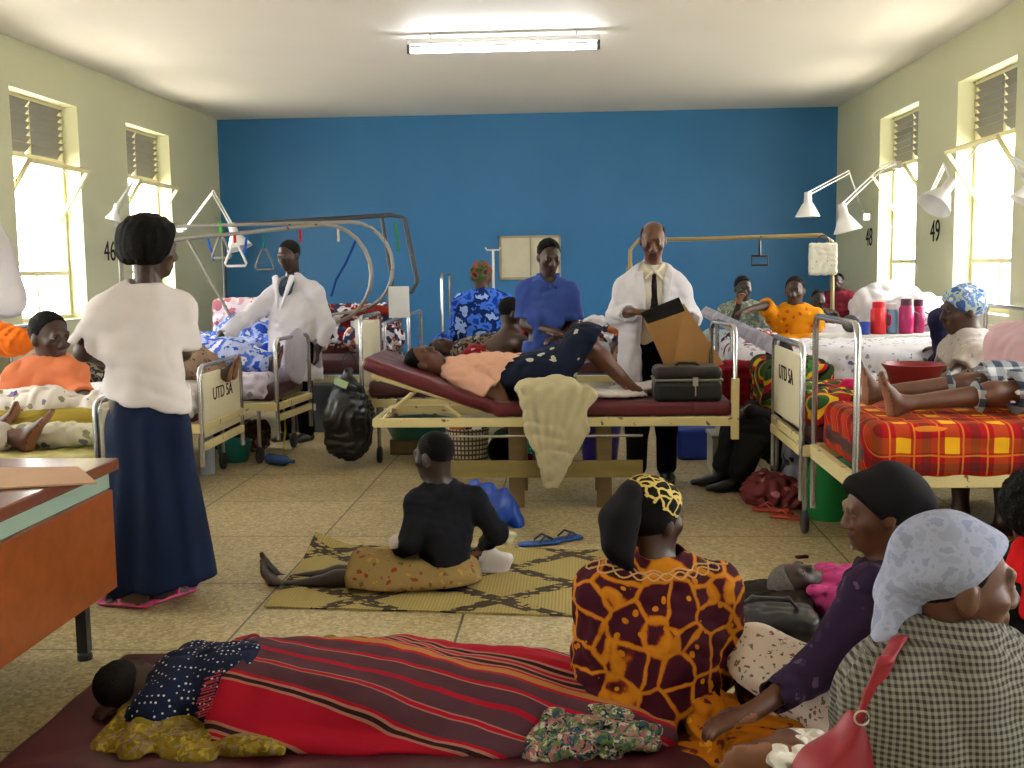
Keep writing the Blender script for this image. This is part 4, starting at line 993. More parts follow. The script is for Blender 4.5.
def caster(p, name='wheel', parent=None, r=.06, rz=0):
    b = MB(); p = Vector(p); dx = V3(math.cos(rz), math.sin(rz), 0)
    b.lathe(p + V3(0, 0, r) - dx * .014, [(.0, 0), (r * .9, 0), (r, .006), (r, .022), (r * .9, .028), (0, .028)], 20, dx)
    o = b.build(name, rubber, None, smooth=True); o.data.transform(world_of(parent).inverted()); o.parent = parent
    b = MB(); b.lathe(p + V3(0, 0, r) - dx * .018, [(r * .3, 0), (r * .3, .036)], 12, dx); b.tube([p + V3(0, 0, r) + dx * .02, p + V3(0, .02, r * 2.1) + dx * .02, p + V3(0, .02, r * 2.2)], .008, 6)
    h_ = b.build('fork', M('dark_iron'), None, smooth=True)
    h_.data.transform(world_of(parent).inverted()); h_.parent = o
    return o
# patient on the trolley
Yq = 6.84
f = Fig('person', V3(-.2, Yq, .66), 'patient lying on the dark red trolley in peach top and navy skirt', skin='brown', sc=.98)
f.joints(head=W(424, 361, Yq), neck=W(447, 371, Yq), chest=W(478, 372, Yq), pelvis=W(540, 376, Yq)); n = f.J['neck']
f.joints(shL=W(460, 370, Yq + .17), shR=W(460, 376, Yq - .17), elL=W(505, 372, Yq + .22), elR=W(503, 402, Yq - .24), wrL=W(520, 362, Yq + .1), wrR=W(492, 366, Yq - .06),
         hipL=W(545, 378, Yq + .09), hipR=W(548, 380, Yq - .08), knL=W(586, 346, Yq + .1), knR=W(588, 345, Yq - .08), anL=W(630, 388, Yq + .12), anR=W(637, 393, Yq - .1))
f.J['knL'].z += .02
f.core(); f.head((.35, -.25, .85), (-.93, 0, .35)); f.hand('L', (-.2, -.3, 0), (0, 0, -1), .5); f.hand('R', (.2, .9, .1), (0, 0, -1), .6, -1)
f.foot('L', (1, 0, -.12), (0, 0, -1)); f.foot('R', (1, .1, -.12), (0, 0, -1)); f.body(.009); f.hair('short')
G = Field(); f.torso(G, .022, .05); f.arm(G, 'L', .025, .8, lo=.04); f.arm(G, 'R', .03, .75, lo=.045); G.plane(f.J['pelvis'] + V3(-.02, 0, 0), (1, 0, 0)); G.ell(n + V3(-.05, 0, .02), .07, None, .01, 's')
for sd, t_ in (('L', .75), ('R', .68)): G.cuff(w_at(f, sd, .2), w_at(f, sd, t_), .055)
G.wrinkle(.006, 20, 3); f.wear('blouse', G, M('peach_cloth', 'plain', '#cf9f88'), .009)
G = Field(); f.leg(G, 'L', .035, 1.02, .1, .05); f.leg(G, 'R', .035, 1.02, .1, .05); G.ecap(W(512, 378, Yq), W(575, 358, Yq), (0, 1, 0), .19, .14, .2, .1, .05); G.plane(W(592, 345, Yq), (.8, 0, -.45)); G.wrinkle(.004, 18, 2); G.plane((0, 0, .665), (0, 0, -1))
f.wear('skirt', G, M('navy_white_print', 'floral', '#141a2c', '#aaa898', '#141a2c', '#141a2c', sc=1.5), .009)
G = Field(); w_ = w_at(f, 'R', 1.85); G.cap(w_, w_at(f, 'R', 1.98), .036, .034); f.wear('wrist_bandage', G, white, .006)

G, done = blob('white_sheet', white, 'white sheet lying under the patient beside the black case', 'sheet', .009)
G.ecap(W(600, 392, Yq), W(668, 385, Yq + .1), (0, 1, 0), .13, .02, .12, .035, .03); G.ecap(W(575, 392, Yq - .2), W(640, 395, Yq - .12), (0, 1, 0), .08, .02, .06, .02, .03); G.plane((0, 0, .662), (0, 0, -1)); G.wrinkle(.006, 22, 2); done()
# cream sheet hanging over the front
G, done = blob('draped_sheet', M('cream_sheet', 'plain', '#b5aa88'), 'cream sheet bundled on the trolley and hanging down over its side', 'sheet', .009)
yf = 6.43
G.ell(W(548, 388, 6.64), (.2, .12, .06)); G.ell(W(580, 396, 6.5), (.1, .09, .07), None, .05); G.ell(W(532, 388, 6.52), (.1, .1, .055), None, .05)
G.ecap(W(552, 396, yf), W(557, 430, yf), (1, 0, 0), .19, .05, .18, .04, .04); G.ecap(W(558, 430, yf), W(551, 484, yf), (1, 0, 0), .175, .035, .045, .02, .04)
for i, (xa, xb) in enumerate(((525, 541), (537, 545), (551, 549), (563, 552), (575, 556), (589, 561))):
    G.cap(W(xa, 388 + 3 * (i % 2), yf - .03), W(xb, 478 - 6 * abs(i - 2), yf - .025), .024, .014, .02)
    if i: G.cap(W(xa - 7, 404, yf - .065), W(xb - 4, 474 - 8 * abs(i - 2), yf - .045), .017, .012, .02, 's')
G.wrinkle(.005, 28, 2); done()
# black case
p = W(686, 405, 6.65); e = empty('carrying_case', V3(p.x, 6.64, .64), 0, 'black zipped carrying case standing on the foot of the trolley', 'case'); p = e.location
def cz(b, name, mat, **k): return tb(b, name, mat, e, **k)
G = Field(); G.rbox(p + V3(0, 0, .065), (.2, .13, .065), .035); G.build('case_body', bl, e, .008)
G = Field(); G.rbox(p + V3(0, 0, .17), (.2, .13, .04), .035); G.build('lid', bl, e, .008)
G = Field(); G.rbox(p + V3(0, 0, .132), (.205, .135, .007), .006); G.build('zip', M('zip_grey', 'plain', '#77756c', rough=.4), e, .005)
cz(MB().tube([p + V3(-.07, -.03, .21), p + V3(-.05, -.03, .225), p + V3(.05, -.03, .225), p + V3(.07, -.03, .21)], .009, 8), 'handle', bl, smooth=True)
cz(MB().bb(p + V3(.025, -.145, .1), p + V3(.055, -.13, .15)).tube([p + V3(.04, -.142, .1), p + V3(.04, -.145, .04)], .004, 6), 'clasp', M('silver'))
# ================================================================ hospital beds, bedding, frames, lamps
sheet_w = M('bed_sheet_white', 'plain', '#c8c4c8')
rust = M('rusty_pipe', 'worn', '#8a8680', '#6a4630', rough=.5, metal=.4)
pipe_y = M('yellowed_pipe', 'worn', '#8c7a4c', '#55452a', rough=.5)
panel_m = M('cream_panel', 'plain', '#cfc6a8', rough=.5)
def bed(fx, yn, yf, sg, L, zt, zm, label, txt=None, panel=True, leg_in=.12, hoop=chrome, tilt=0.0, zr=.34, group=None, matt=None):
    """sg +1: bed runs towards the right wall. fx: x of the foot hoop"""
    e = empty('hospital_bed', (fx, (yn + yf) / 2, 0), tilt, label, 'bed', group); h = (yf - yn) / 2; rr = .07
    def H(x, top, name, mat):
        pts = [(x, -h, .18), (x, -h, top - rr)] + [tuple(p) for p in arc((x, -h + rr, top - rr), rr, math.pi, math.pi / 2, (0, 1, 0), (0, 0, 1), 4)][1:] + [tuple(p) for p in arc((x, h - rr, top - rr), rr, math.pi / 2, 0, (0, 1, 0), (0, 0, 1), 4)] + [(x, h, .18)]
        return MB().tube(pts, .016, 10).build(name, mat, e, smooth=True)
    H(0, zt, 'foot_hoop', hoop); H(sg * L, zt + .1, 'head_hoop', hoop)
    for x in (0, sg * L):
        if panel or x:
            p = MB().bb((x - .008, -h + .05, zr + .06), (x + .008, h - .05, zt - .05)).build('panel', panel_m, e, bevel=.004)
            if txt and not x:
                o = link('lettering', text_mesh(txt, .12), num_m, p, (x - sg * .01, 0, (zr + zt) / 2 + .06)); o.rotation_euler = (R(90), 0, R(90) if sg < 0 else R(-90))
    b = MB()
    for y in (-h, h): b.bb((min(0, sg * L), y - .018, zm - .2), (max(0, sg * L), y + .018, zm - .14))
    for x in (0, sg * L * .33, sg * L * .66, sg * L): b.bb((x - .02, -h, zm - .195), (x + .02, h, zm - .145))
    b.bb((-.016, -h, zr - .02), (.016, h, zr + .03)); b.build('frame', cream, e, bevel=.004)
    for x in (sg * leg_in, sg * (L - .15)):
        for y in (-h, h):
            l = MB().tube([(x, y, zm - .16), (x, y, .12)], .015, 8).build('leg', rust, e, smooth=True)
            caster_at(l, (x, y, 0))
    G = Field(); G.rbox((sg * L / 2, 0, zm - .07), (L / 2 - .04, h - .02, .065), .035); me = G.mesh('mattress', .02); link('mattress', me, matt or vin, e)
    return e
def caster_at(parent, p, r=.065):
    b = MB(); p = Vector(p); b.lathe(p + V3(-.014, 0, r), [(0, 0), (r * .9, 0), (r, .006), (r, .022), (r * .9, .028), (0, .028)], 18, (1, 0, 0))
    b.build('wheel', rubber, parent, smooth=True)
BG = 'hospital beds along the walls'
bA = bed(1.235, 4.9, 5.75, 1, 1.98, 1.18, .66, 'nearest bed on the right, covered with a red and yellow plaid blanket', panel=False, leg_in=.3, zr=.46)
bB = bed(1.21, 5.93, 6.78, 1, 2.0, 1.01, .62, 'bed with cream foot panel between the plaid bed and the crouching person', 'UTD 5A', leg_in=.02, zr=.5)
bC = bed(1.13, 8.0, 8.85, 1, 2.08, 1.0, .62, 'bed with white flowered bedding beyond the cream-panelled bed', panel=False)
bD = bed(1.0, 9.3, 10.15, 1, 2.2, 1.0, .62, 'bed where the person in orange and yellow blouse sits', panel=False)
bE = bed(.8, 11.2, 12.1, 1, 2.3, 1.0, .62, 'farthest bed on the right, under the long yellowed pipe', panel=False)
bF = bed(-2.17, 4.86, 5.7, -1, 2.15, .87, .57, 'bed with yellow sheet beside the brown desk', leg_in=.2)
bG = bed(-2.42, 6.98, 7.86, -1, 2.0, .83, .6, 'bed with cream foot panel marked in black, right of the white T-shirt', 'UTD 5A', leg_in=.15, zr=.3)
bH = bed(-2.18, 8.08, 8.8, -1, 2.15, .93, .6, 'bed with white sheet in front of the standing white coat', panel=False, tilt=R(-6), leg_in=.15)
bI = bed(-1.72, 9.95, 10.8, -1, 2.5, .95, .62, 'bed under the large curved pipes', panel=False)
bJ = bed(-2.0, 11.8, 12.7, -1, 2.4, 1.0, .62, 'farthest bed in the left corner, against the blue wall', panel=False)
bK = bed(-1.58, 8.1, 8.92, 1, 1.55, 1.09, .62, 'bed behind the trolley with black rubbish bag on its post', zr=.5)
bL = bed(-1.47, 9.75, 10.55, 1, 2.0, 1.04, .62, 'bed behind the trolley, second row, with bare chrome hoop', panel=False)
bM = bed(-1.4, 11.7, 12.5, 1, 2.0, 1.37, .62, 'bed standing before the notice board with tall thin hoop', panel=False)
FLW = M('white_floral_cotton', 'floral', '#ccc8cc', '#8a8a94', '#5f6880', '#a89a96', sc=2.2)
def soft(name, mat, label, cat, parts, wr=(.008, 18), h=.012, cut=None, fold=None, seed=1, group=None):
    G = Field()
    for p in parts:
        if len(p) == 2: G.ell(p[0], p[1], None, .05)
        else: G.ecap(p[0], p[1], p[2], *p[3:])
    if cut is not None: G.plane((0, 0, cut), (0, 0, -1))
    G.wrinkle(wr[0], wr[1], seed)
    if fold: G.folds(*fold)
    return tag(G.build(name, mat, None, h), label, cat, group)
def slab(name, mat, label, cat, c, half, r=.05, wr=(.006, 14), h=.014, seed=1, extra=(), cut=None, fold=None, k=.06, group=None):
    G = Field(); G.rbox(c, half, r)
    for p in extra: G.ell(p[0], p[1], None, k)
    if cut is not None: G.plane((0, 0, cut), (0, 0, -1))
    G.wrinkle(wr[0], wr[1], seed)
    if fold: G.folds(*fold)
    return tag(G.build(name, mat, None, h), label, cat, group)
# --- plaid blanket
t = NT('red_plaid'); v = t.coord(); x = t.xyz(v)
def band(t, s, per, w, off=0): return t.math('LESS_THAN', t.math('FRACT', t.math('DIVIDE', t.math('ADD', s, off + 50), per)), w)
sz = t.math('ADD', t.math('MULTIPLY', x[1], 1.0), t.math('MULTIPLY', x[2], -1.0))
ya = band(t, x[0], .21, .3); yb = band(t, sz, .21, .32)
col = t.mix(.0, C('#9c0e18'), C('#9c0e18'))
ba = band(t, x[0], .21, .2, .1); bb_ = band(t, sz, .21, .2, .1)
col = t.mix(t.math('MULTIPLY', ba, .5), col, C('#3a2420')); col = t.mix(t.math('MULTIPLY', bb_, .55), col, C('#3a2420'))
col = t.mix(t.math('MULTIPLY', ya, .1), col, C('#d8a020')); col = t.mix(t.math('MULTIPLY', yb, .1), col, C('#d8a020'))
col = t.mix(t.math('MULTIPLY', ya, yb), col, C('#e0a81e'))
ln = t.math('MAXIMUM', band(t, x[0], .105, .07, .03), band(t, sz, .105, .07, .03)); col = t.mix(t.math('MULTIPLY', ln, .55), col, C('#d89020'))
plaid = t.out(col, .9); t.bump(t.noise(v, 180), .2, .002)
slab('plaid_blanket', plaid, 'red and yellow plaid blanket on the nearest bed at the right', 'blanket', (2.26, 5.325, .615), (.98, .455, .125), .06, (.004, 10), .012)
# --- bright striped blanket on the next bed
t = NT('rainbow_blanket'); v = t.coord(); x = t.xyz(t.warp(v, 3, .06))
s_ = t.math('FRACT', t.math('MULTIPLY', t.math('ADD', x[0], t.math('ADD', t.math('MULTIPLY', x[1], .9), t.math('MULTIPLY', x[2], -1.2))), 2.6))
rb = t.out(t.ramp(s_, [(0, C('#2e4a26')), (.2, C('#c49a1a')), (.3, C('#8a1a1c')), (.45, C('#2b2018')), (.6, C('#3b6a30')), (.72, C('#c8a424')), (.8, C('#a01c24')), (.9, C('#1e1a18'))], 'CONSTANT'), .9)
slab('striped_blanket', rb, 'green, yellow and red blanket behind the red basin', 'blanket', (2.25, 6.36, .65), (1.0, .44, .09), .05, (.012, 13), .012, 3)
# --- white flowered bedding and the covered locker
slab('flowered_sheet', FLW, 'white flowered sheet hanging over the bed behind the red basin', 'sheet', (2.2, 8.42, .63), (1.05, .46, .22), .07, (.008, 11), .014, 2)
slab('white_bedding', sheet_w, 'heap of white bedding by the far right window', 'bedding', (2.6, 9.75, .74), (.55, .42, .16), .1, (.014, 13), .015, 4, extra=((V3(2.75, 9.9, 1.05), (.33, .22, .22)), (V3(2.9, 9.5, .98), (.28, .22, .2))), k=.1)
slab('white_sheet', sheet_w, 'white sheet spread on the bed where the orange and yellow blouse sits', 'sheet', (1.55, 9.73, .64), (.52, .43, .06), .04, (.01, 16), .014, 6)
e = empty('bedside_locker', (2.42, 9.06, 0), 0, 'white bedside locker carrying flasks by the right windows', 'locker')
MB().bb((-.48, -.17, .06), (.48, .17, .87)).build('body', M('locker_white', 'plain', '#cfccc8', rough=.5), e, bevel=.008)
for sx in (-1, 1):
    d = MB().bb((sx * .24 - .22, -.19, .1), (sx * .24 + .22, -.17, .82)).build('door', M('locker_white'), e, bevel=.004)
    MB().tube([(sx * .06, -.2, .5), (sx * .06, -.215, .52), (sx * .06, -.215, .58), (sx * .06, -.2, .6)], .005, 6).build('handle', chrome, d)
for sx in (-.44, .44):
    for sy in (-.14, .14): MB().tube([(sx, sy, 0), (sx, sy, .06)], .018, 8).build('leg', rust, e)
def flask(px, py, Y, z, r, h, mat, label, lid=None):
    p = W(px, py, Y); e = empty('vacuum_flask', (p.x, Y, z), 0, label, 'flask')
    MB().lathe((0, 0, 0), [(r * .9, 0), (r, .01), (r, h * .72), (r * .8, h * .8)], 20).build('body', mat, e, smooth=True)
    MB().lathe((0, 0, h * .8), [(r * .78, 0), (r * .8, .01), (r * .78, h * .18), (r * .6, h * .2)], 18).build('lid', lid or mat, e, smooth=True)
    MB().tube([(r, 0, h * .2), (r + .035, 0, h * .28), (r + .035, 0, h * .55), (r, 0, h * .62)], .007, 8).build('handle', lid or mat, e, smooth=True)
flask(878, 330, 9.0, .872, .062, .26, M('red_enamel', 'plain', '#c81420', rough=.3), 'red vacuum flask on the white bedside locker')
flask(891, 330, 9.05, .872, .05, .24, M('blue_clear', 'plain', '#6a90b8', rough=.2), 'pale blue flask beside the red flask', sheet_w)
flask(906, 330, 9.0, .872, .058, .28, M('magenta_enamel', 'plain', '#a01858', rough=.3), 'magenta vacuum flask beside the pale blue flask', M('dark_plum', 'plain', '#4a1030', rough=.4))
flask(918, 330, 9.08, .872, .05, .27, M('magenta_enamel'), 'magenta flask at the end of the row, nearest the checked scarf', M('dark_plum'))
p = W(864, 332, 8.95); e = empty('mug', (p.x, 8.95, .872), 0, 'blue enamel mug on the locker beside the red flask', 'mug')
MB().lathe((0, 0, 0), [(.04, 0), (.045, .005), (.047, .1), (.041, .1), (.039, .01), (0, .01)], 18).build('cup', M('blue_enamel', 'plain', '#2c3e98', rough=.3), e, smooth=True)
MB().tube(arc((-.045, 0, .05), .028, R(90), R(270), (1, 0, 0), (0, 0, 1), 8), .006, 6).build('handle', M('blue_enamel'), e, smooth=True)
p = W(851, 321, 9.1); e = empty('tape_roll', (p.x, 9.1, .95), 0, 'black ring-shaped roll beside the blue mug', 'roll')
b = MB(); b.tube(arc((0, 0, 0), .05, 0, 2 * math.pi, (1, 0, 0), (0, 0, 1), 20)[:-1], .024, 10, True); b.build('roll', M('dark_plastic'), e, smooth=True)
# --- basin and mug on the striped blanket
p = W(916, 397, 6.2); e = empty('washing_basin', (p.x, 6.25, .745), 0, 'wide dark red plastic basin standing on the blanket', 'basin')
MB().lathe((0, 0, 0), [(.115, 0), (.12, .004), (.148, .1), (.172, .13), (.176, .137), (.168, .14), (.142, .108), (.112, .012), (0, .01)], 32).build('bowl', M('red_plastic', 'plain', '#7a1822', rough=.4), e, smooth=True)
p = W(868, 392, 6.0); e = empty('plastic_cup', (p.x, 6.02, .745), 0, 'white plastic cup between the bare feet and the basin', 'cup')
MB().lathe((0, 0, 0), [(.036, 0), (.042, .003), (.046, .11), (.041, .11), (.036, .01), (0, .01)], 18).build('cup', M('lamp_white'), e, smooth=True)
MB().tube(arc((.044, 0, .055), .026, R(-90), R(90), (1, 0, 0), (0, 0, 1), 8), .006, 6).build('handle', M('lamp_white'), e, smooth=True)
pk_ = W(855, 383, 6.3); soft('pink_bundle', M('hot_pink_cloth', 'plain', '#c42560'), 'small hot pink and orange bundle beside the white cup', 'bundle', [(W(852, 387, 6.35), (.07, .05, .05))], (.006, 40), .009)
# --- clothes draped along the foot ends
G = Field(); a, c_ = V3(1.2, 7.0, 1.02), V3(1.0, 10.6, 1.02)
slab('draped_clothes', M('mixed_laundry', 'patch', '#c8c4cc', '#7a1c26', '#b8a8b0', '#2c3450', '#9a5a3a', '#d0ccd4', '#5a1620', sc=.7), 'jumble of red, white and blue clothes piled behind the brown envelope', 'clothes', (1.42, 8.4, .74), (.25, .42, .1), .06, (.02, 16), .013, 5, extra=((V3(1.4, 8.9, .8), (.25, .2, .12)),))
slab('red_blanket', M('dark_red_check', 'checks', '#6a0f1c', '#8a1a28', sc=.4), 'dark red checked blanket hanging at the bed foot beside the crouching person', 'blanket', (1.16, 7.72, .55), (.18, .1, .22), .06, (.012, 14), .013, 2)
slab('coloured_blanket', rb, 'orange, pink and dark striped blanket trailing above the cream foot panel', 'blanket', (1.42, 7.35, .66), (.22, .3, .16), .07, (.015, 13), .013, 7)
# long tray-like plank lying on the hoops
tag(MB().raw([W(700, 312, 10.3), W(706, 306, 10.3), W(780, 340, 6.9), W(774, 352, 6.9), W(700, 315, 10.3), W(706, 309, 10.3), W(780, 344, 6.9), W(774, 356, 6.9)], [(0, 1, 2, 3), (7, 6, 5, 4), (0, 4, 5, 1), (1, 5, 6, 2), (2, 6, 7, 3), (3, 7, 4, 0)]).build('wooden_splint_board', M('board_grey', 'camo', '#a29eac', '#96929e', '#a8a4b0', sc=.5)), 'long pale board resting across the bed hoops beside the doctor', 'board')
# --- left side bedding
slab('yellow_sheet', M('yellow_sheet', 'plain', '#b8b078'), 'pale yellow sheet on the bed beside the desk', 'sheet', (-3.15, 5.28, .53), (.97, .44, .09), .06, (.006, 16), .014, 2)
soft('flowered_pillow', M('white_purple_floral', 'floral', '#d4ccc4', '#5a4a7a', '#7a6a8a', '#8a8460', sc=1.6), 'white pillow with purple flowers in front of the orange blouse', 'pillow', [(V3(-2.9, 5.5, .75), (.34, .15, .1)), (V3(-2.7, 5.48, .78), (.17, .13, .09)), (V3(-2.4, 5.48, .75), (.13, .12, .1))], (.012, 18), .011, cut=.7)
soft('mustard_cushion', M('mustard_plain', 'plain', '#96812e'), 'mustard cushion under the purple-flowered pillow', 'cushion', [(V3(-2.72, 5.36, .7), (.46, .2, .07)), (V3(-2.45, 5.34, .7), (.2, .15, .07))], (.005, 18), .011, cut=.62)
soft('flowered_cloth', M('white_yellow_floral', 'floral', '#c9c4b0', '#b0881a', '#6a7080', '#8a8a70', sc=1.2), 'white and yellow flowered cloth folded over the mustard cushion', 'cloth', [(V3(-2.5, 5.12, .68), (.3, .1, .06)), (V3(-2.9, 5.2, .66), (.2, .1, .05))], (.008, 24), .01, cut=.615)
slab('white_sheet', sheet_w, 'rumpled white sheet covering the bed with the black-marked panel', 'sheet', (-3.42, 7.42, .6), (.96, .47, .1), .06, (.012, 14), .014, 4)
slab('flowered_sheet', M('lilac_floral', 'floral', '#c4bccc', '#7a5a7a', '#a898b0', '#7a7a90', sc=1.3), 'lilac flowered sheet on the bed in front of the reaching doctor', 'sheet', (-3.25, 8.45, .58), (.95, .38, .09), .05, (.01, 15), .014, 5)
slab('blue_blanket', M('blue_white_print', 'camo', '#2a4ab0', '#a8b4d8', '#4a6ac8', '#dcdce8', sc=.9), 'blue and white blankets heaped near the left corner', 'blanket', (-3.2, 9.9, .72), (.7, .4, .14), .08, (.02, 13), .014, 5, extra=((V3(-2.95, 10.0, .92), (.3, .2, .14)),), k=.1)
slab('pink_pillow', M('pink_white_print', 'camo', '#c89a9e', '#d8c8cc', '#b06a74', sc=1.0), 'pink and white pillow leaning in the left corner', 'pillow', (-3.15, 10.45, .98), (.3, .08, .2), .06, (.008, 15), .012, 6)
slab('clothes_pile', M('mixed_laundry'), 'clothes piled on the bed right of the reaching doctor', 'clothes', (-2.35, 11.6, .85), (.45, .4, .2), .1, (.025, 14), .015, 8, extra=((V3(-1.9, 10.4, .78), (.28, .3, .14)),), k=.12)
soft('red_towel', M('brick_red_cloth', 'plain', '#7a2418'), 'brick red towel folded on the pile behind the reaching doctor', 'towel', [(V3(-2.0, 10.9, 1.02), (.22, .12, .06))], (.006, 20), .012)
soft('grey_pillow', M('grey_pillow_cloth', 'plain', '#8f8f94'), 'grey pillow on the bed behind the trolley', 'pillow', [(V3(-.95, 8.5, .69), (.24, .18, .07))], (.005, 20), .012)
soft('white_pillow', sheet_w, 'white pillow beside the grey pillow behind the trolley', 'pillow', [(V3(-.7, 8.72, .71), (.18, .15, .09))], (.006, 20), .012)
slab('dark_bedding', M('mixed_laundry'), 'dark jumbled bedding on the bed before the notice board', 'bedding', (.05, 12.1, .72), (.5, .35, .1), .06, (.02, 16), .014, 9)
soft('white_cloth', sheet_w, 'small white cloth on the far bedding beside the blue shirt', 'cloth', [(V3(.22, 11.8, .85), (.13, .1, .06))], (.01, 30), .012)
# --- traction frames
def frame(label, Y, z, pts, mat, r=.022, extra=()):
    e = empty('traction_frame', (pts[0][0], Y, 0), 0, label, 'frame'); b = MB(); b.tube([(p[0] - pts[0][0], (p[2] if len(p) > 2 else 0), p[1]) for p in pts], r, 10); b.build('rail', mat, e, smooth=True)
    for q in extra: MB().tube([(p[0] - pts[0][0], p[2] if len(p) > 2 else 0, p[1]) for p in q], r * .8, 8).build('support', mat, e, smooth=True)
    return e
def hook(cx, cz, r, n=12): return [(cx + math.sin(a) * r * .95, cz + math.cos(a) * r) for a in [math.pi * i / n for i in range(n + 1)]]
frame('large grey curved traction pipe nearest the reaching doctor', 9.38, 0, [(-3.9, 1.66), (-3.2, 1.73)] + hook(-2.12, 1.4, .42) + [(-2.5, .93), (-2.5, .45)], rust, .017, ([(-3.9, 1.66), (-3.9, .5)], [(-3.3, 1.72), (-2.9, .95)]))
frame('second curved traction pipe behind the larger one', 9.9, 0, [(-4.1, 1.84), (-3.0, 1.85)] + hook(-2.0, 1.46, .4) + [(-2.3, 1.02), (-2.3, .5)], rust, .016, ([(-4.1, 1.84), (-4.1, .5)],))
frame('dark traction frame with squared end against the blue wall', 11.3, 0, [(-3.6, 1.9), (-1.85, 1.98), (-1.72, 1.95), (-1.6, 1.3), (-1.66, 1.2), (-1.8, 1.18)], M('dark_pipe', 'worn', '#34383c', '#5a4030', rough=.5), .025, ([(-1.95, 1.95), (-1.86, 1.3), (-1.9, 1.2), (-1.9, .6)], [(-3.6, 1.9), (-3.6, .6)]))
a, b_ = W(633, 240, 11.4), W(832, 235, 11.4)
frame('long yellowed traction pipe running behind the doctor with the envelope', 11.4, 0, [(a.x - .03, .75), (a.x - .03, a.z - .1), (a.x + .06, a.z), (a.x + .6, a.z), (b_.x - .1, b_.z), (b_.x, b_.z - .06), (b_.x + .02, .75)], pipe_y, .021)
def triangle(px, py, Y, s, mat, label, rope, rm):
    p = W(px, py, Y); e = empty('hanging_grip', p, 0, label, 'handle')
    b = MB(); b.tube([(-.07 * s, 0, -.17 * s), (.07 * s, 0, -.17 * s), (.08 * s, 0, -.15 * s), (.015 * s, 0, 0), (-.015 * s, 0, 0), (-.08 * s, 0, -.15 * s)], .011, 8, True); b.build('triangle', mat, e, smooth=True)
    b = MB(); b.tube([(0, 0, 0), (0, 0, rope)], .014, 6); b.build('strap', rm, e); return e
wp = M('white_plastic', 'plain', '#d8d8d4', rough=.4)
triangle(235, 243, 9.38, 1.15, wp, 'white triangular hand grip on red strap', .09, M('red_cloth', 'plain', '#c4161c'))
triangle(221, 237, 9.9, 1.1, M('grey_plastic', 'plain', '#8a8c8a', rough=.4), 'grey triangular hand grip on green strap', .14, M('green_strap', 'plain', '#3fae4a'))
triangle(264, 249, 11.0, 1.2, M('dull_metal', 'plain', '#5a5c60', rough=.4), 'dark triangular hand grip beside the reaching doctor', .16, M('teal_strap', 'plain', '#0e6a6a'))
p = W(760, 240, 11.4); e = empty('hanging_grip', p, 0, 'small black rectangular hand grip hanging from the yellowed pipe', 'handle')
b = MB(); b.tube([(-.08, 0, -.16), (.08, 0, -.16), (.08, 0, -.25), (-.08, 0, -.25)], .014, 8, True); b.build('bar', M('dark_iron'), e); MB().tube([(0, 0, 0), (0, 0, -.16)], .012, 6).build('strap', M('dark_iron'), e)
for (px, py, Y, ln, c_, lb, dx_) in ((207, 236, 9.9, .22, '#1e5ab8', 'blue cord dangling from the second curved pipe', .05), (247, 236, 9.9, .2, '#1e5ab8', 'blue cord knotted beside the dark triangular grip', -.04), (300, 230, 9.38, .1, '#b01c24', 'short red tie on the large curved pipe above the reaching doctor', .0), (356, 240, 9.9, .5, '#163a7a', 'long dark blue strap slanting from the second curved pipe', -.24), (395, 222, 11.3, .3, '#2c8a3c', 'thin green cord hanging from the squared frame', .03), (338, 227, 9.38, .12, '#c8c4b0', 'short cream strap hanging from the large curved pipe', .0)):
    p = W(px, py, Y); tag(MB().tube([(0, 0, 0), (dx_ * .4, .0, -ln * .4), (dx_ * .8, .01, -ln * .7), (dx_, 0, -ln)], .012, 6).build('cord', M('cord_' + c_[1:], 'plain', c_), loc=p), lb, 'cord')
p = W(826, 243, 11.35); e = empty('cloth_bag', p, 0, 'white cloth bag with orange dots hanging from the pipe end', 'bag')
G = Field(); G.rbox(p + V3(-.04, -.05, -.16), (.14, .03, .16), .025); G.wrinkle(.004, 20, 2); G.build('pouch', M('dotted_cotton', 'dots', '#cfccc0', '#b07a50', sc=.7), e, .009)
b = MB(); b.tube(arc((-.04, -.05, .0), .06, 0, math.pi, (1, 0, 0), (0, 0, 1.3), 10), .006, 6); b.build('strap', M('dark_iron'), e)
# hanging papers
for px, py, Y, w_, h_, lb in ((365, 332, 8.95, .16, .2, 'white chart paper clipped behind the cream foot panel'), (399, 302, 9.5, .18, .27, 'white chart paper hanging from the curved pipe end')):
    p = W(px, py, Y); tag(MB().bb((-w_ / 2, -.004, -h_ / 2), (w_ / 2, 0, h_ / 2)).build('chart_paper', M('paper', 'plain', '#d8d8d8', rough=.7), loc=p), lb, 'paper')
p = W(493, 250, 12.9); e = empty('drip_stand', (p.x, 12.9, 0), 0, 'thin white drip stand in front of the notice board', 'stand')
MB().tube([(0, 0, .05), (0, 0, p.z)], .014, 8).build('pole', wp, e); MB().tube([(-.09, 0, p.z + .03), (-.07, 0, p.z), (.07, 0, p.z), (.09, 0, p.z + .03)], .01, 6).build('hook', wp, e)
b = MB()
for i in range(3): b.tube([(0, 0, .09), (math.cos(i * 2.1) * .22, math.sin(i * 2.1) * .22, .012)], .012, 6)
b.build('base', rust, e)
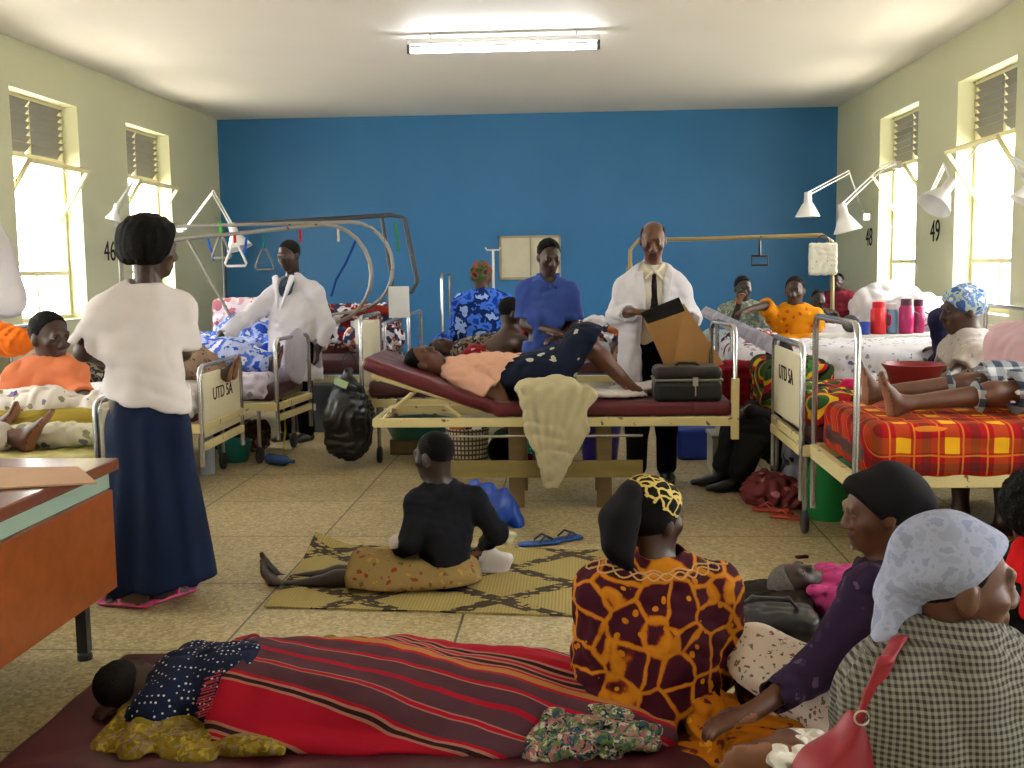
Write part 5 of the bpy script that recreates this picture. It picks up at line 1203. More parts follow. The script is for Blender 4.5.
# --- wall lamps
def lamp(base, j1, j2, headp, d, label, s=1.0):
    e = empty('wall_lamp', base, 0, label, 'lamp'); o = Vector(base); L_ = M('lamp_white')
    MB().box((0, 0, 0), (.07, .07, .07)).tube([(0, 0, 0), Vector(j1) - o], .012, 8).build('bracket', L_, e)
    for a, b_, nm in ((j1, j2, 'arm'), (j2, headp, 'arm')):
        a, b_ = Vector(a) - o, Vector(b_) - o; b = MB()
        for dz in (-.016, .016): b.tube([a + V3(0, dz, dz), b_ + V3(0, dz, dz)], .0075, 6)
        b.build(nm, L_, e, smooth=True)
    d = Vector(d).normalized(); h_ = Vector(headp) - o
    MB().lathe(h_, [(.03 * s, -.02), (.034 * s, .07 * s), (.05 * s, .09 * s), (.105 * s, .19 * s), (.1 * s, .19 * s), (.045 * s, .1 * s), (0, .09 * s)], 24, d).build('lamp_shade', L_, e, smooth=True)
    return e
lamp(W(866, 217, 12.4), W(862, 210, 12.8), W(849, 172, 12.4), W(808, 194, 12.0), (0, 0, -1), 'white reading lamp on folded arm, its shade lowest in front of the blue wall', 1.25)
lamp(W(897, 165, 11.1), W(893, 163, 11.0), W(883, 167, 10.4), W(842, 206, 9.6), (.25, 0, -1), 'white reading lamp reaching down from the far right window', 1.15)
lamp(W(931, 206, 10.0), W(928, 200, 9.9), W(944, 165, 9.2), W(951, 182, 8.8), (-.6, -.3, -.75), 'large white wall lamp by the number 49, shade tilted outward', 1.3)
lamp(W(1030, 190, 7.9), W(1022, 176, 8.0), W(1012, 158, 7.8), W(1040, 175, 7.2), (-.5, 0, -1), 'white wall lamp beyond the number 49, close to the nearest window', 1.0)
lamp(W(181, 229, 12.2), W(186, 228, 12.0), W(213, 192, 11.2), W(232, 226, 10.6), (.35, -.1, -1), 'white reading lamp on folded arm in front of the left corner', 1.2)
lamp(W(112, 223, 10.9), W(116, 220, 10.9), W(134, 180, 10.6), W(116, 206, 10.3), (-.3, .0, -1), 'white wall lamp between the two left windows', .7)
# white curtain at the near left window
G = Field(); a, c_ = W(-8, 215, 8.2), W(0, 300, 8.2)
G.chain([V3(XL + .1, 8.15, 1.95), V3(XL + .13, 8.2, 1.6), V3(XL + .18, 8.3, 1.27)], [.09, .15, .16], .06); G.folds(.018, 30, (0, 0, 1), 2)
tag(G.build('knotted_curtain', sheet_w, None, .013), 'white net curtain knotted up beside the left window', 'curtain')
# ================================================================ people further back
def seat(label, hx, hy, Y, yaw, sc=1.0, torso=.6, lean=.05, seatz=None, legs='fold', skin='dark', hf=None, headsc=1.0, shw=.17):
    """seated figure whose head appears near (hx, hy); yaw 0 = facing away"""
    fw = V3(-math.sin(yaw), math.cos(yaw), 0); r = V3(math.cos(yaw), math.sin(yaw), 0); H = W(hx, hy, Y); pz = seatz if seatz is not None else H.z - torso - .24 * sc
    B = V3(H.x, H.y, 0) - fw * (lean + .03); f = Fig('person', V3(B.x, B.y, pz - .1), label, skin=skin, sc=sc, headsc=headsc); f.fw, f.rt = fw, r
    nk = V3(H.x, H.y, H.z - .155 * sc * headsc) - fw * .02; pe = V3(B.x, B.y, pz)
    f.joints(head=H, neck=nk, pelvis=pe, chest=nk.lerp(pe, .32)); c = f.J['chest']
    sh = nk - UP * .06 * sc
    for sd, k in (('L', -1), ('R', 1)):
        f.J['sh' + sd] = sh + r * k * shw * sc; f.J['el' + sd] = sh + r * k * .21 * sc - UP * .27 * sc + fw * .06; f.J['wr' + sd] = sh + r * k * .1 * sc - UP * .4 * sc + fw * .26 * sc
        f.J['hip' + sd] = pe + r * k * .09 * sc - UP * .03
        if legs == 'fold': f.J['kn' + sd] = pe + r * k * .26 * sc + fw * .36 * sc - UP * .01; f.J['an' + sd] = pe + r * -k * .06 * sc + fw * (.3 + .08 * k) * sc - UP * .03
        elif legs == 'down': f.J['kn' + sd] = pe + r * k * .12 * sc + fw * .42 * sc; f.J['an' + sd] = pe + r * k * .12 * sc + fw * .4 * sc - UP * min(.4 * sc, pz - .09)
    f.hfd = hf or fw; f.legm = legs; return f
def finish(f, hair, topm, lowm=None, h=.012, sleeve=1.6, hairm=None, g=.024, wr=(.005, 16), low='fold'):
    f.core(); f.head(f.hfd); fw, r = f.fw, f.rt
    for sd, k in (('L', 1), ('R', -1)):
        d = (f.J['wr' + sd] - f.J['el' + sd]).normalized(); f.hand(sd, d, getattr(f, 'pn', -UP + d * .01), .6, k)
        if f.legm == 'down': f.foot(sd, fw, -UP)
        else: f.foot(sd, r * k, -UP, bare=False)
    f.body(h); f.hair(hair, hairm, h, name='headscarf' if hair == 'wrap' else 'hair')
    if topm:
        G = Field(); f.torso(G, g, .06)
        for sd in 'LR': f.arm(G, sd, g, sleeve, lo=g + (.012 if sleeve < 1 else 0))
        G.ell(f.J['neck'] + UP * .045, .07 * f.s, None, .01, 's'); G.plane(f.J['pelvis'] - UP * .09, -UP)
        for sd in 'LR': G.cuff(w_at(f, sd, max(.1, sleeve - .3)), w_at(f, sd, sleeve * .97), .045)
        G.wrinkle(wr[0], wr[1], 3); f.wear('shirt', G, topm, h)
    if lowm:
        G = Field()
        for sd in 'LR': f.leg(G, sd, .03, 1.3 if f.legm == 'down' else 1.15, .1, .05)
        p = f.J['pelvis']; G.ecap(p + UP * .05, p.lerp((f.J['knL'] + f.J['knR']) / 2, .6), r, .17, .13, .22, .08, .08); G.plane(p - UP * (.11 if f.legm != 'down' else 9), -UP)
        G.wrinkle(.006, 16, 5); f.wear('skirt', G, lowm, h)
    return f
# --- doctor with the envelope
coat = M('white_coat', 'plain', '#c2bfc6', rough=.8); shirt_w = M('shirt_ivory', 'plain', '#cfc8b8'); blackt = M('black_trouser', 'plain', '#0e0f14')
f = Fig('person', V3(W(652, 480, 7.38).x, 7.38, 0), 'standing person in white coat and dark tie pulling a film from a brown envelope', skin='brown', headsc=1.06)
stand(f, f.e.location.x, 7.38, math.pi, 1.76); Yd = 7.38
f.joints(head=W(653, 241, Yd - .06), neck=W(653, 272, Yd), elR=W(616, 316, Yd + .02), wrR=W(632, 312, Yd - .26), elL=W(690, 318, Yd + .02), wrL=W(690, 322, Yd - .26), shR=W(627, 290, Yd), shL=W(680, 290, Yd))
f.core(); f.head((-.06, -1, -.38)); f.hand('R', (1, -.3, 0), (0, .4, -1), 1.0, 1); f.hand('L', (-1, -.3, .2), (.2, 1, 0), .7)
for sd in 'LR': f.foot(sd, f.fw, -UP, bare=False)
f.body(.009); f.hair('bald')
G = Field(); f.torso(G, .014, .05); G.plane(f.J['pelvis'] - UP * .05, -UP); G.ell(f.J['neck'] + UP * .06, .06, None, .01, 's'); f.wear('shirt', G, shirt_w, .011)
G = Field(); n = f.J['neck']; c = f.J['chest']
for sx in (-1, 1): G.cap(n + V3(sx * .012, -.1, .0), n + V3(sx * .062, -.05, .05), .013, .012, .01); G.cap(n + V3(sx * .018, -.112, -.012), n + V3(sx * .052, -.112, -.045), .012, .008, .01)
f.wear('collar', G, shirt_w, .008)
G = Field(); G.ell(n + V3(0, -.115, -.025), (.016, .012, .018)); G.ecap(n + V3(0, -.11, -.05), n + V3(0, -.145, -.36), (1, 0, 0), .018, .009, .033, .009, .01); f.wear('tie', G, M('striped_tie', 'camo', '#18141c', '#2c2632', sc=5), .007)
G = Field()
for sd in 'LR': f.leg(G, sd, .018, 1.96, .04, .035)
G.ecap(f.J['pelvis'] + UP * .08, f.J['pelvis'] - UP * .08, (1, 0, 0), .15, .12, .17, .13, .04); G.folds(.004, 18, UP, 2); f.wear('trousers', G, blackt, .012)
G = Field(); f.torso(G, .028, .06, 1.0); f.arm(G, 'L', .026, 1.86, lo=.026); f.arm(G, 'R', .026, 1.86, lo=.026); p = f.J['pelvis']
G.ecap(p + UP * .15, p - UP * .32, (1, 0, 0), .205, .16, .235, .2, .05); G.plane(p - UP * .33, -UP)
G.rbox(V3(p.x - .015, Yd - .24, 1.2), (.07, .2, .3), .02, None, .02, 's'); G.rbox(V3(p.x - .01, Yd - .24, .7), (.075, .2, .3), .02, None, .02, 's'); G.ell(n + V3(0, -.06, .03), (.075, .12, .12), None, .02, 's')
for sd in 'LR': G.cuff(w_at(f, sd, 1.5), w_at(f, sd, 1.84), .045)
G.folds(.007, 15, UP, 2); G.wrinkle(.005, 15, 7); f.wear('coat', G, coat, .01)
for sx in (-1, 1):
    G = Field(); G.ecap(n + V3(sx * .095, -.1, -.01), n + V3(sx * .06, -.165, -.3), (1, 0, -.2), .035, .008, .012, .007, .01); f.wear('lapel', G, coat, .008)
SH = M('shoe_black', 'plain', '#0c0c0e', rough=.3)
def shoes(f, sd, toe, up=UP, h=.009):
    a = f.J['an' + sd]; t_ = Vector(toe).normalized(); up = Vector(up); up = (up - t_ * up.dot(t_)).normalized(); u = t_.cross(up)
    G = Field(); G.ecap(a - up * .052 - t_ * .03, a - up * .055 + t_ * .08, u, .045, .038, .048, .034, .02); G.ecap(a - up * .05 + t_ * .05, a - up * .062 + t_ * .185, u, .046, .034, .038, .02, .03); G.cap(a, a + up * .03, .046, .044, .02)
    G.plane(a - up * .083, -up); f.wear('shoe', G, SH, h)
for sd in 'LR': shoes(f, sd, f.fw)
doc = f
q_ = [W(645, 322, Yd - .33), W(684, 304, Yd - .34), W(724, 364, Yd - .2), W(671, 380, Yd - .24)]
def sheet_of(q_, th, name, mat, label, cat):
    n_ = (q_[1] - q_[0]).cross(q_[3] - q_[0]).normalized() * th; vs = list(q_) + [p + n_ for p in q_]
    return tag(MB().raw(vs, [(3, 2, 1, 0), (4, 5, 6, 7), (0, 1, 5, 4), (1, 2, 6, 5), (2, 3, 7, 6), (3, 0, 4, 7)]).build(name, mat), label, cat)
sheet_of(q_, .012, 'film_envelope', M('kraft_paper', 'plain', '#9c7344', rough=.7), 'big brown paper envelope held open by the person in white coat and tie', 'envelope')
sheet_of([W(640, 313, Yd - .335), W(679, 297, Yd - .345), W(685, 311, Yd - .34), W(648, 324, Yd - .33)], .003, 'x_ray_film', M('film_black', 'plain', '#0b0c10', rough=.25), 'black film sliding out of the brown envelope', 'film')
# --- doctor on the left, arm stretched over a bed
Yd2 = 9.2
f = Fig('person', V3(W(297, 446, Yd2).x, Yd2, 0), 'standing person in white coat reaching over a bed, behind the chrome hoop', skin='dark', headsc=1.05)
stand(f, f.e.location.x, Yd2, math.pi - .45, 1.72)
f.joints(head=W(289, 256, Yd2 - .06), neck=W(293, 277, Yd2), shR=W(272, 297, Yd2 + .02), shL=W(315, 294, Yd2 - .05), elR=W(244, 320, Yd2 - .15), wrR=W(218, 340, Yd2 - .35), elL=W(327, 326, Yd2), wrL=W(318, 350, Yd2 - .08), chest=W(296, 305, Yd2))
f.core(); f.head((-.45, -1, -.3)); f.hand('R', (-1, -.3, -.4), (0, 0, -1), .4, 1); f.hand('L', (-.1, 0, -1), (-1, 0, 0), .6, 1)
for sd in 'LR': f.foot(sd, f.fw, -UP, bare=False)
f.body(.01); f.hair('short')
G = Field(); f.torso(G, .014, .05); f.wear('shirt', G, M('slate_shirt', 'plain', '#3a4458'), .012)
G = Field()
for sd in 'LR': f.leg(G, sd, .018, 1.96, .04, .035)
f.wear('trousers', G, blackt, .012)
G = Field(); f.torso(G, .03, .06, 1.0); f.arm(G, 'L', .028, 1.86, lo=.03); f.arm(G, 'R', .03, 1.86, lo=.035); p = f.J['pelvis']
G.ecap(p + UP * .15, p - UP * .4, f.rt, .205, .16, .25, .2, .05); G.plane(p - UP * .42, -UP); n = f.J['neck']; G.ell(n + f.fw * .08 - UP * .03, (.075, .1, .15), None, .02, 's'); G.ell(n + UP * .05, .075, None, .01, 's')
G.rbox(p + f.fw * .2 - UP * .3, (.02, .16, .2), .015, None, .02, 's')
for sd in 'LR': G.cuff(w_at(f, sd, 1.5), w_at(f, sd, 1.84), .045)
G.folds(.008, 15, UP, 5); G.wrinkle(.004, 15, 3); f.wear('coat', G, coat, .011)
for sd in 'LR': shoes(f, sd, f.fw)
for sx in (-1, 1):
    G = Field(); G.ecap(n + f.rt * sx * .09 + f.fw * .12 - UP * .0, n + f.rt * sx * .02 + f.fw * .185 - UP * .24, f.rt, .035, .008, .012, .007, .01); f.wear('lapel', G, coat, .008)

# --- woman in blue shirt
Yb = 7.72
f = Fig('person', V3(W(552, 470, Yb).x, Yb, 0), 'standing person in blue short-sleeved shirt and green dotted skirt', headsc=1.02)
stand(f, f.e.location.x, Yb, math.pi + .35, 1.66)
f.joints(head=W(549, 257, Yb - .03), neck=W(547, 279, Yb), shR=W(527, 292, Yb), shL=W(568, 293, Yb - .05), elR=W(526, 324, Yb - .02), wrR=W(556, 332, Yb - .22), elL=W(574, 326, Yb - .05), wrL=W(562, 338, Yb - .2), pelvis=W(548, 358, Yb), chest=W(548, 308, Yb))
f.core(); f.head((.3, -1, -.35)); f.hand('R', (1, -.3, -.2), (0, 0, -1), .6, 1); f.hand('L', (-.8, -.4, 0), (0, 0, -1), .6, 1)
for sd in 'LR': f.foot(sd, f.fw, -UP)
f.body(.01); f.hair('short')
blue_s = M('blue_shirt', 'plain', '#35498c')
G = Field(); f.torso(G, .026, .06, 1.02, bust=1); f.arm(G, 'L', .03, .85, lo=.04); f.arm(G, 'R', .03, .85, lo=.04); p = f.J['pelvis']; G.ecap(p + UP * .1, p - UP * .05, f.rt, .17, .13, .18, .14, .04); G.plane(p - UP * .04, -UP); G.ell(f.J['neck'] + UP * .03 + f.fw * .05, (.05, .07, .09), None, .01, 's')
for sd in 'LR': G.cuff(w_at(f, sd, .3), w_at(f, sd, .82), .055)
G.wrinkle(.005, 16, 3); f.wear('shirt', G, blue_s, .011)
G = Field(); n = f.J['neck']
for sx in (-1, 1): G.cap(n + f.fw * .115 + f.rt * sx * .025 - UP * .055, n + f.fw * .02 + f.rt * sx * .072 + UP * .028, .018, .016, .01)
f.wear('collar', G, blue_s, .009)
G = Field(); G.ecap(p + UP * .02, V3(p.x + .03, Yb, .2), f.rt, .17, .14, .22, .17, .05); G.plane((0, 0, .16), (0, 0, -1)); G.folds(.009, 18, UP, 3); f.wear('skirt', G, M('green_dotted', 'dots', '#1c6a5c', '#7fb0a0', sc=.7), .012)

# --- bare-backed woman sitting behind the trolley
f = seat('seated person with bare back and red wrap, bent forward behind the trolley', 512, 313, 8.15, -1.0, .95, lean=.1, seatz=.7, skin='dark', headsc=1.0, hf=V3(.9, .3, -.2), legs='fold')
f.J['elR'] = W(520, 350, 8.1); f.J['wrR'] = W(522, 372, 8.0); f.J['elL'] = W(524, 345, 8.3); f.J['wrL'] = W(530, 350, 8.4); f.J['pelvis'].x -= .14; f.J['hipL'].x -= .14; f.J['hipR'].x -= .14
finish(f, 'short', None, M('red_wrap_print', 'floral', '#7a141c', '#b0888c', '#4a1018', sc=2), .01)
G = Field(); G.ecap(W(528, 330, 8.35), W(532, 362, 8.3), (0, 1, 0), .1, .06, .12, .07, .04); G.folds(.006, 25, UP, 2); f.wear('shawl', G, M('red_wrap_print'), .011)
# --- woman in blue wrap
f = seat('person in bright blue wrap and red-green headscarf, back turned', 482, 278, 9.25, .35, 1.0, lean=.06, seatz=.78, hf=V3(.3, .95, -.1), legs='fold', headsc=1.02)
finish(f, 'wrap', M('blue_wrap_print', 'camo', '#123a9c', '#3c6ad0', '#0e2460', '#8aa4dc', sc=1.3), M('blue_wrap_print'), .012, 1.5, M('red_green_scarf', 'camo', '#5a1a1c', '#2c5a34', '#8a3a34', '#1c3048', sc=2.4), .04, (.008, 15))
# --- woman in orange at the left bed
f = seat('seated person in salmon blouse behind the flowered pillow', 50, 338, 5.98, math.pi + .5, 1.12, lean=.04, seatz=.62, skin='dark', hf=V3(.85, -.5, -.1), headsc=1.08, legs='down', shw=.19)
f.J['shR'] = W(20, 378, 5.95) ; f.J['shL'] = W(72, 374, 5.95); f.J['elR'] = W(4, 410, 5.9); f.J['wrR'] = W(30, 405, 5.6); f.J['elL'] = W(78, 396, 5.9); f.J['wrL'] = W(88, 398, 5.6); f.J['neck'] = W(50, 364, 5.98)
finish(f, 'short', M('salmon_cloth', 'plain', '#cc7650'), M('salmon_cloth'), .01, 1.7, g=.028)
e = empty('stool', (f.J['pelvis'].x, f.J['pelvis'].y, 0), 0, 'low wooden stool under the person in salmon blouse', 'stool')
MB().lathe((0, 0, .46), [(.15, 0), (.17, .01), (.17, .035), (.15, .045)], 20).build('seat', owood, e, smooth=True)
for i in range(4): a_ = i * 1.57 + .78; MB().tube([(math.cos(a_) * .15, math.sin(a_) * .15, 0), (math.cos(a_) * .1, math.sin(a_) * .1, .47)], .018, 8).build('leg', owood, e)
soft('orange_cloth', M('orange_cloth', 'plain', '#d2661a'), 'bright orange cloth heaped behind the salmon blouse at the left edge', 'cloth', [(W(12, 342, 7.5), (.16, .12, .1)), (W(0, 336, 7.5), (.1, .1, .1))], (.01, 24), .012)
# --- foot of the patient on the left bed
f = Fig('person', V3(-3.4, 5.0, .72), 'patient lying on the bed by the desk, only a bare foot and flowered gown showing', skin='brown')
f.joints(pelvis=V3(-3.75, 5.08, .83), chest=V3(-4.05, 5.08, .86), neck=V3(-4.2, 5.08, .9), head=V3(-4.36, 5.08, .95), shL=V3(-4.12, 5.25, .87), shR=V3(-4.12, 4.93, .87), elL=V3(-3.85, 5.34, .8), elR=V3(-3.85, 4.9, .8), wrL=V3(-3.65, 5.25, .86), wrR=V3(-3.65, 4.98, .9), hipL=V3(-3.7, 5.16, .82), hipR=V3(-3.7, 5.0, .82),
         knL=V3(-3.25, 5.16, .73), knR=V3(-3.22, 4.98, .73), anL=V3(-2.83, 5.18, .7), anR=V3(W(20, 461, 4.98).x, 4.98, .69))
f.core(); f.head((.1, 0, 1), (-1, 0, 0)); f.hand('L', (1, -.3, 0), (0, 0, -1), .5); f.hand('R', (1, .3, 0), (0, 0, -1), .5)
f.foot('L', (.5, 0, 1), (1, 0, -.5)); f.foot('R', (.6, 0, 1), (1, 0, -.6)); f.F.plane((0, 0, .625), (0, 0, -1)); f.body(.009); f.hair('short')
G = Field(); f.torso(G, .03, .06); f.leg(G, 'L', .03, 1.75, .06); f.leg(G, 'R', .03, 1.85, .06); f.arm(G, 'L', .03, 1.4); f.arm(G, 'R', .03, 1.4); G.plane((0, 0, .625), (0, 0, -1)); G.ell(f.J['neck'], .08, None, .01, 's'); G.wrinkle(.008, 18, 2); f.wear('gown', G, M('white_purple_floral'), .012)
# --- patients on the beds
def lying(label, hx, Y, z, sg, topm, lowm, skin='dark', sc=1.0, knee=0.0, hairm=None, hf=None, cover=1.9, h=.013, armup=None):
    """lying along x; sg=+1: feet to the right of the head"""
    f = Fig('person', V3(hx + sg * .7, Y, z), label, skin=skin, sc=sc); P = lambda x, y, zz: V3(hx + sg * x * sc, Y + y * sc, z + zz * sc)
    f.joints(head=P(0, 0, .14), neck=P(.15, 0, .1), chest=P(.36, 0, .12), pelvis=P(.72, 0, .12), shL=P(.22, sg * .17, .1), shR=P(.22, -sg * .17, .1), elL=P(.48, sg * .23, .08), elR=P(.48, -sg * .23, .08), wrL=P(.68, sg * .12, .22), wrR=P(.68, -sg * .12, .22),
             hipL=P(.78, sg * .09, .11), hipR=P(.78, -sg * .09, .11), knL=P(1.18 - knee * .3, sg * .1, .11 + knee), knR=P(1.2 - knee * .2, -sg * .1, .1 + knee * .8), anL=P(1.6 - knee * .5, sg * .1, .08), anR=P(1.6 - knee * .4, -sg * .1, .08))
    if armup: f.J['elR'], f.J['wrR'] = [Vector(a) for a in armup]
    f.core(); f.head(hf or (sg * .15, -.35, 1), (-sg, 0, .1)); s_ = V3(sg, 0, 0); f.hand('L', (sg, 0, 0), (0, 0, -1), .5); f.hand('R', (sg, 0, 0), (0, 0, -1), .5)
    f.foot('L', (sg * .3, 0, 1), (sg, 0, -.3)); f.foot('R', (sg * .3, 0, 1), (sg, 0, -.3)); f.F.plane((0, 0, z), (0, 0, -1)); f.body(h); f.hair('short', hairm, h)
    G = Field(); f.torso(G, .03, .05); f.arm(G, 'L', .03, 1.3); f.arm(G, 'R', .03, 1.3); G.ell(f.J['neck'] - s_ * .04, .075, None, .01, 's'); G.plane((0, 0, z), (0, 0, -1)); G.wrinkle(.006, 18, 2); f.wear('shirt', G, topm, h)
    G = Field(); f.leg(G, 'L', .04, cover, .09); f.leg(G, 'R', .04, cover, .09); G.ecap(f.J['pelvis'], f.J['hipL'].lerp(f.J['knR'], .6), (0, 1, 0), .18, .12, .2, .1, .08); G.plane((0, 0, z), (0, 0, -1)); G.wrinkle(.007, 16, 3); f.wear('wrap', G, lowm, h); return f
lying('patient in a dark patterned wrap lying on the bed with the black-marked panel', -3.62, 7.5, .68, 1, M('dark_blotch', 'camo', '#2c2420', '#6a5a4a', '#1c2030', '#8a8478', sc=2.5), M('beige_tribal_print', 'floral', '#8a7464', '#7a3a34', '#5a5a30', '#4a4038', sc=3.2), 'dark', .78, .12, cover=1.75, hf=(.1, -.6, .8))
lying('patient under blue bedding near the left wall', -3.7, 8.45, .66, 1, M('blue_white_print'), M('blue_white_print'), 'deep', .85, .08)
lying('patient on the bed behind the trolley, head beside the grey pillow', W(441, 350, 8.5).x, 8.5, .72, 1, M('dark_blotch'), M('grey_pillow_cloth'), 'dark', .8, 0, hf=(0, -.5, .9))
# --- patient on the plaid bed: bare feet towards the aisle
zb = .745
f = Fig('person', V3(2.6, 5.35, zb), 'patient with bare feet and grey checked shorts lying on the plaid blanket', skin='brown', sc=.98)
f.joints(anL=W(879, 405, 5.42), anR=W(903, 427, 5.15)); f.J['anL'].z = zb + .075; f.J['anR'].z = zb + .055
aL, aR = f.J['anL'], f.J['anR']
f.joints(knL=V3(2.05, 5.45, zb + .12), knR=V3(2.1, 5.2, zb + .11), hipL=V3(2.5, 5.45, zb + .12), hipR=V3(2.52, 5.25, zb + .12), pelvis=V3(2.58, 5.35, zb + .13), chest=V3(2.88, 5.35, zb + .2), neck=V3(3.02, 5.35, zb + .27), head=V3(3.14, 5.35, zb + .36), shL=V3(2.97, 5.52, zb + .22), shR=V3(2.97, 5.18, zb + .22), elL=V3(2.8, 5.62, zb + .12), elR=V3(2.78, 5.1, zb + .12), wrL=V3(2.58, 5.5, zb + .2), wrR=V3(2.56, 5.22, zb + .2))
f.core(); f.head((-.3, 0, .9), (1, 0, .4)); f.hand('L', (-1, 0, 0), (0, 0, -1), .5); f.hand('R', (-1, 0, 0), (0, 0, -1), .5); f.foot('L', (-.12, .08, 1), (-1, 0, -.1)); f.foot('R', (-.3, -.1, 1), (-1, 0, -.3)); f.F.plane((0, 0, zb - .005), (0, 0, -1)); f.body(.008); f.hair('short')
G = Field(); f.leg(G, 'L', .03, 1.2, .06, .045); f.leg(G, 'R', .03, 1.2, .06, .045); G.ecap(f.J['pelvis'], f.J['hipL'].lerp(f.J['hipR'], .5), (0, 1, 0), .17, .12, .18, .12, .05); G.plane((0, 0, zb), (0, 0, -1)); G.wrinkle(.006, 18, 2)
for sd in 'LR':
    a, b_ = f.J['kn' + sd], f.J['an' + sd]; G.cuff(a, a.lerp(b_, .14), .066)
f.wear('shorts', G, M('blue_grey_check', 'checks', '#3c4658', '#b8b8bc', sc=.28), .01)
G = Field(); f.torso(G, .03, .06); f.arm(G, 'L', .03, 1); f.arm(G, 'R', .03, 1); G.ell(f.J['neck'], .075, None, .01, 's'); G.wrinkle(.006, 18, 2); G.plane((0, 0, zb), (0, 0, -1)); f.wear('shirt', G, M('pale_grey_shirt', 'plain', '#a8a8b4'), .012)

# --- woman by the basin
f = seat('seated person in pale patterned blouse and blue-white headscarf beside the basin', 962, 311, 6.95, math.pi / 2, 1.08, lean=.0, seatz=.62, skin='dark', hf=V3(-1, -.1, -.12), headsc=1.15, legs='down')
f.J['elL'] = W(962, 370, 6.72); f.J['wrL'] = W(936, 383, 6.5); f.J['elR'] = W(950, 365, 7.05); f.J['wrR'] = W(932, 372, 6.7); f.J['neck'] = W(972, 336, 6.95)
finish(f, 'wrap', M('pale_lace', 'floral', '#a8a09a', '#8a827c', '#b8b2ac', sc=3), M('pale_lace'), .01, 1.05, M('blue_white_scarf', 'camo', '#c0c4cc', '#5a7ab0', '#a0b0a8', '#3a5a94', sc=2.2), .035)
# --- figure in pale pink at the right edge
f = seat('person in pale pink top at the right edge, beside the plaid bed', 1048, 300, 5.95, math.pi / 2 + .5, 1.15, lean=0, shw=.22, seatz=.6, hf=V3(-.9, -.4, -.1), legs='down')
finish(f, 'short', M('pale_pink_cloth', 'plain', '#c8a8b0'), M('pale_pink_cloth'), .012, 1.7, g=.06)
# raised dark forearm/lower leg behind the bedding
f = Fig('person', V3(W(950, 372, 7.3).x, 7.35, .62), 'dark-skinned patient with raised dark-clad knee behind the basin', skin='deep', sc=.85)
k0 = W(940, 312, 7.35); X0 = k0.x
f.joints(knL=k0 + V3(0, 0, -.05), anL=W(952, 372, 7.4), hipL=V3(X0 + .2, 7.75, .74), knR=V3(X0 + .12, 7.72, .74), anR=V3(X0 + .1, 7.4, .7), hipR=V3(X0 + .3, 7.85, .74), pelvis=V3(X0 + .22, 7.78, .74), chest=V3(X0 + .4, 7.82, .76), neck=V3(X0 + .52, 7.82, .8), head=V3(X0 + .63, 7.82, .82), shL=V3(X0 + .46, 7.68, .78), shR=V3(X0 + .46, 7.98, .78), elL=V3(X0 + .35, 7.62, .76), elR=V3(X0 + .35, 8.0, .76), wrL=V3(X0 + .22, 7.66, .84), wrR=V3(X0 + .2, 7.95, .84))
f.core(); f.head((-.1, -.3, 1), (1, 0, .1)); f.hand('L', (-1, 0, 0), (0, 0, -1), .5); f.hand('R', (-1, 0, 0), (0, 0, -1), .5); f.foot('L', (-.3, -1, 0), (0, 0, -1), bare=False); f.foot('R', (-.3, 0, 1), (-1, 0, -.3), bare=False); f.body(.012); f.hair('short')
G = Field(); f.leg(G, 'L', .015, 1.92, .05); f.leg(G, 'R', .015, 1.9, .05); f.torso(G, .02, .05); G.wrinkle(.004, 16, 1); f.wear('clothes', G, M('indigo_cloth', 'plain', '#1c1c3a'), .012)
slab('white_bedding', sheet_w, 'white bedding under the raised dark knee, behind the person in blue-white headscarf', 'bedding', (2.6, 7.45, .52), (.6, .3, .12), .06, (.01, 15), .014, 6)
# --- woman in orange/yellow
f = seat('seated person in orange and yellow blouse stretching an arm to the left', 795, 291, 9.5, math.pi - .1, .98, lean=.04, seatz=.74, skin='dark', hf=V3(-.35, -1, -.1), headsc=1.05, legs='fold')
f.J['elR'] = W(765, 306, 9.4); f.J['wrR'] = W(748, 310, 9.3)
finish(f, 'short', M('orange_yellow_print', 'floral', '#c07a0e', '#d09a1c', '#a84a10', sc=2), M('orange_yellow_print'), .012, 1.1)
f = seat('person in grey-green print blouse and wrap, hand at chin, against the blue wall', 743, 289, 10.4, math.pi - .3, .95, lean=.05, seatz=.74, skin='deep', hf=V3(.1, -1, -.15), legs='fold', headsc=1.05)
f.J['elR'] = W(735, 318, 10.3); f.J['wrR'] = W(739, 303, 10.2)
finish(f, 'short', M('grey_green_print', 'camo', '#8a9484', '#6a746a', '#a4aca0', sc=2.4), M('teal_white_print', 'floral', '#9aa8a8', '#2c5a6a', '#5a7a7a', sc=2), .012, 1.1)
f = seat('child whose dark head shows behind the orange and yellow blouse', 818, 300, 9.95, math.pi, .75, lean=.04, seatz=.72, skin='deep', legs='fold')
finish(f, 'crop', M('dark_blotch'), M('dark_blotch'), .012)
f = seat('small distant person in the far right corner beside the cloth bag', 838, 282, 12.4, math.pi - .5, .8, lean=.04, seatz=.72, skin='deep', legs='fold')
finish(f, 'crop', M('dark_red_cloth', 'plain', '#5a1620'), M('blue_white_print'), .014)
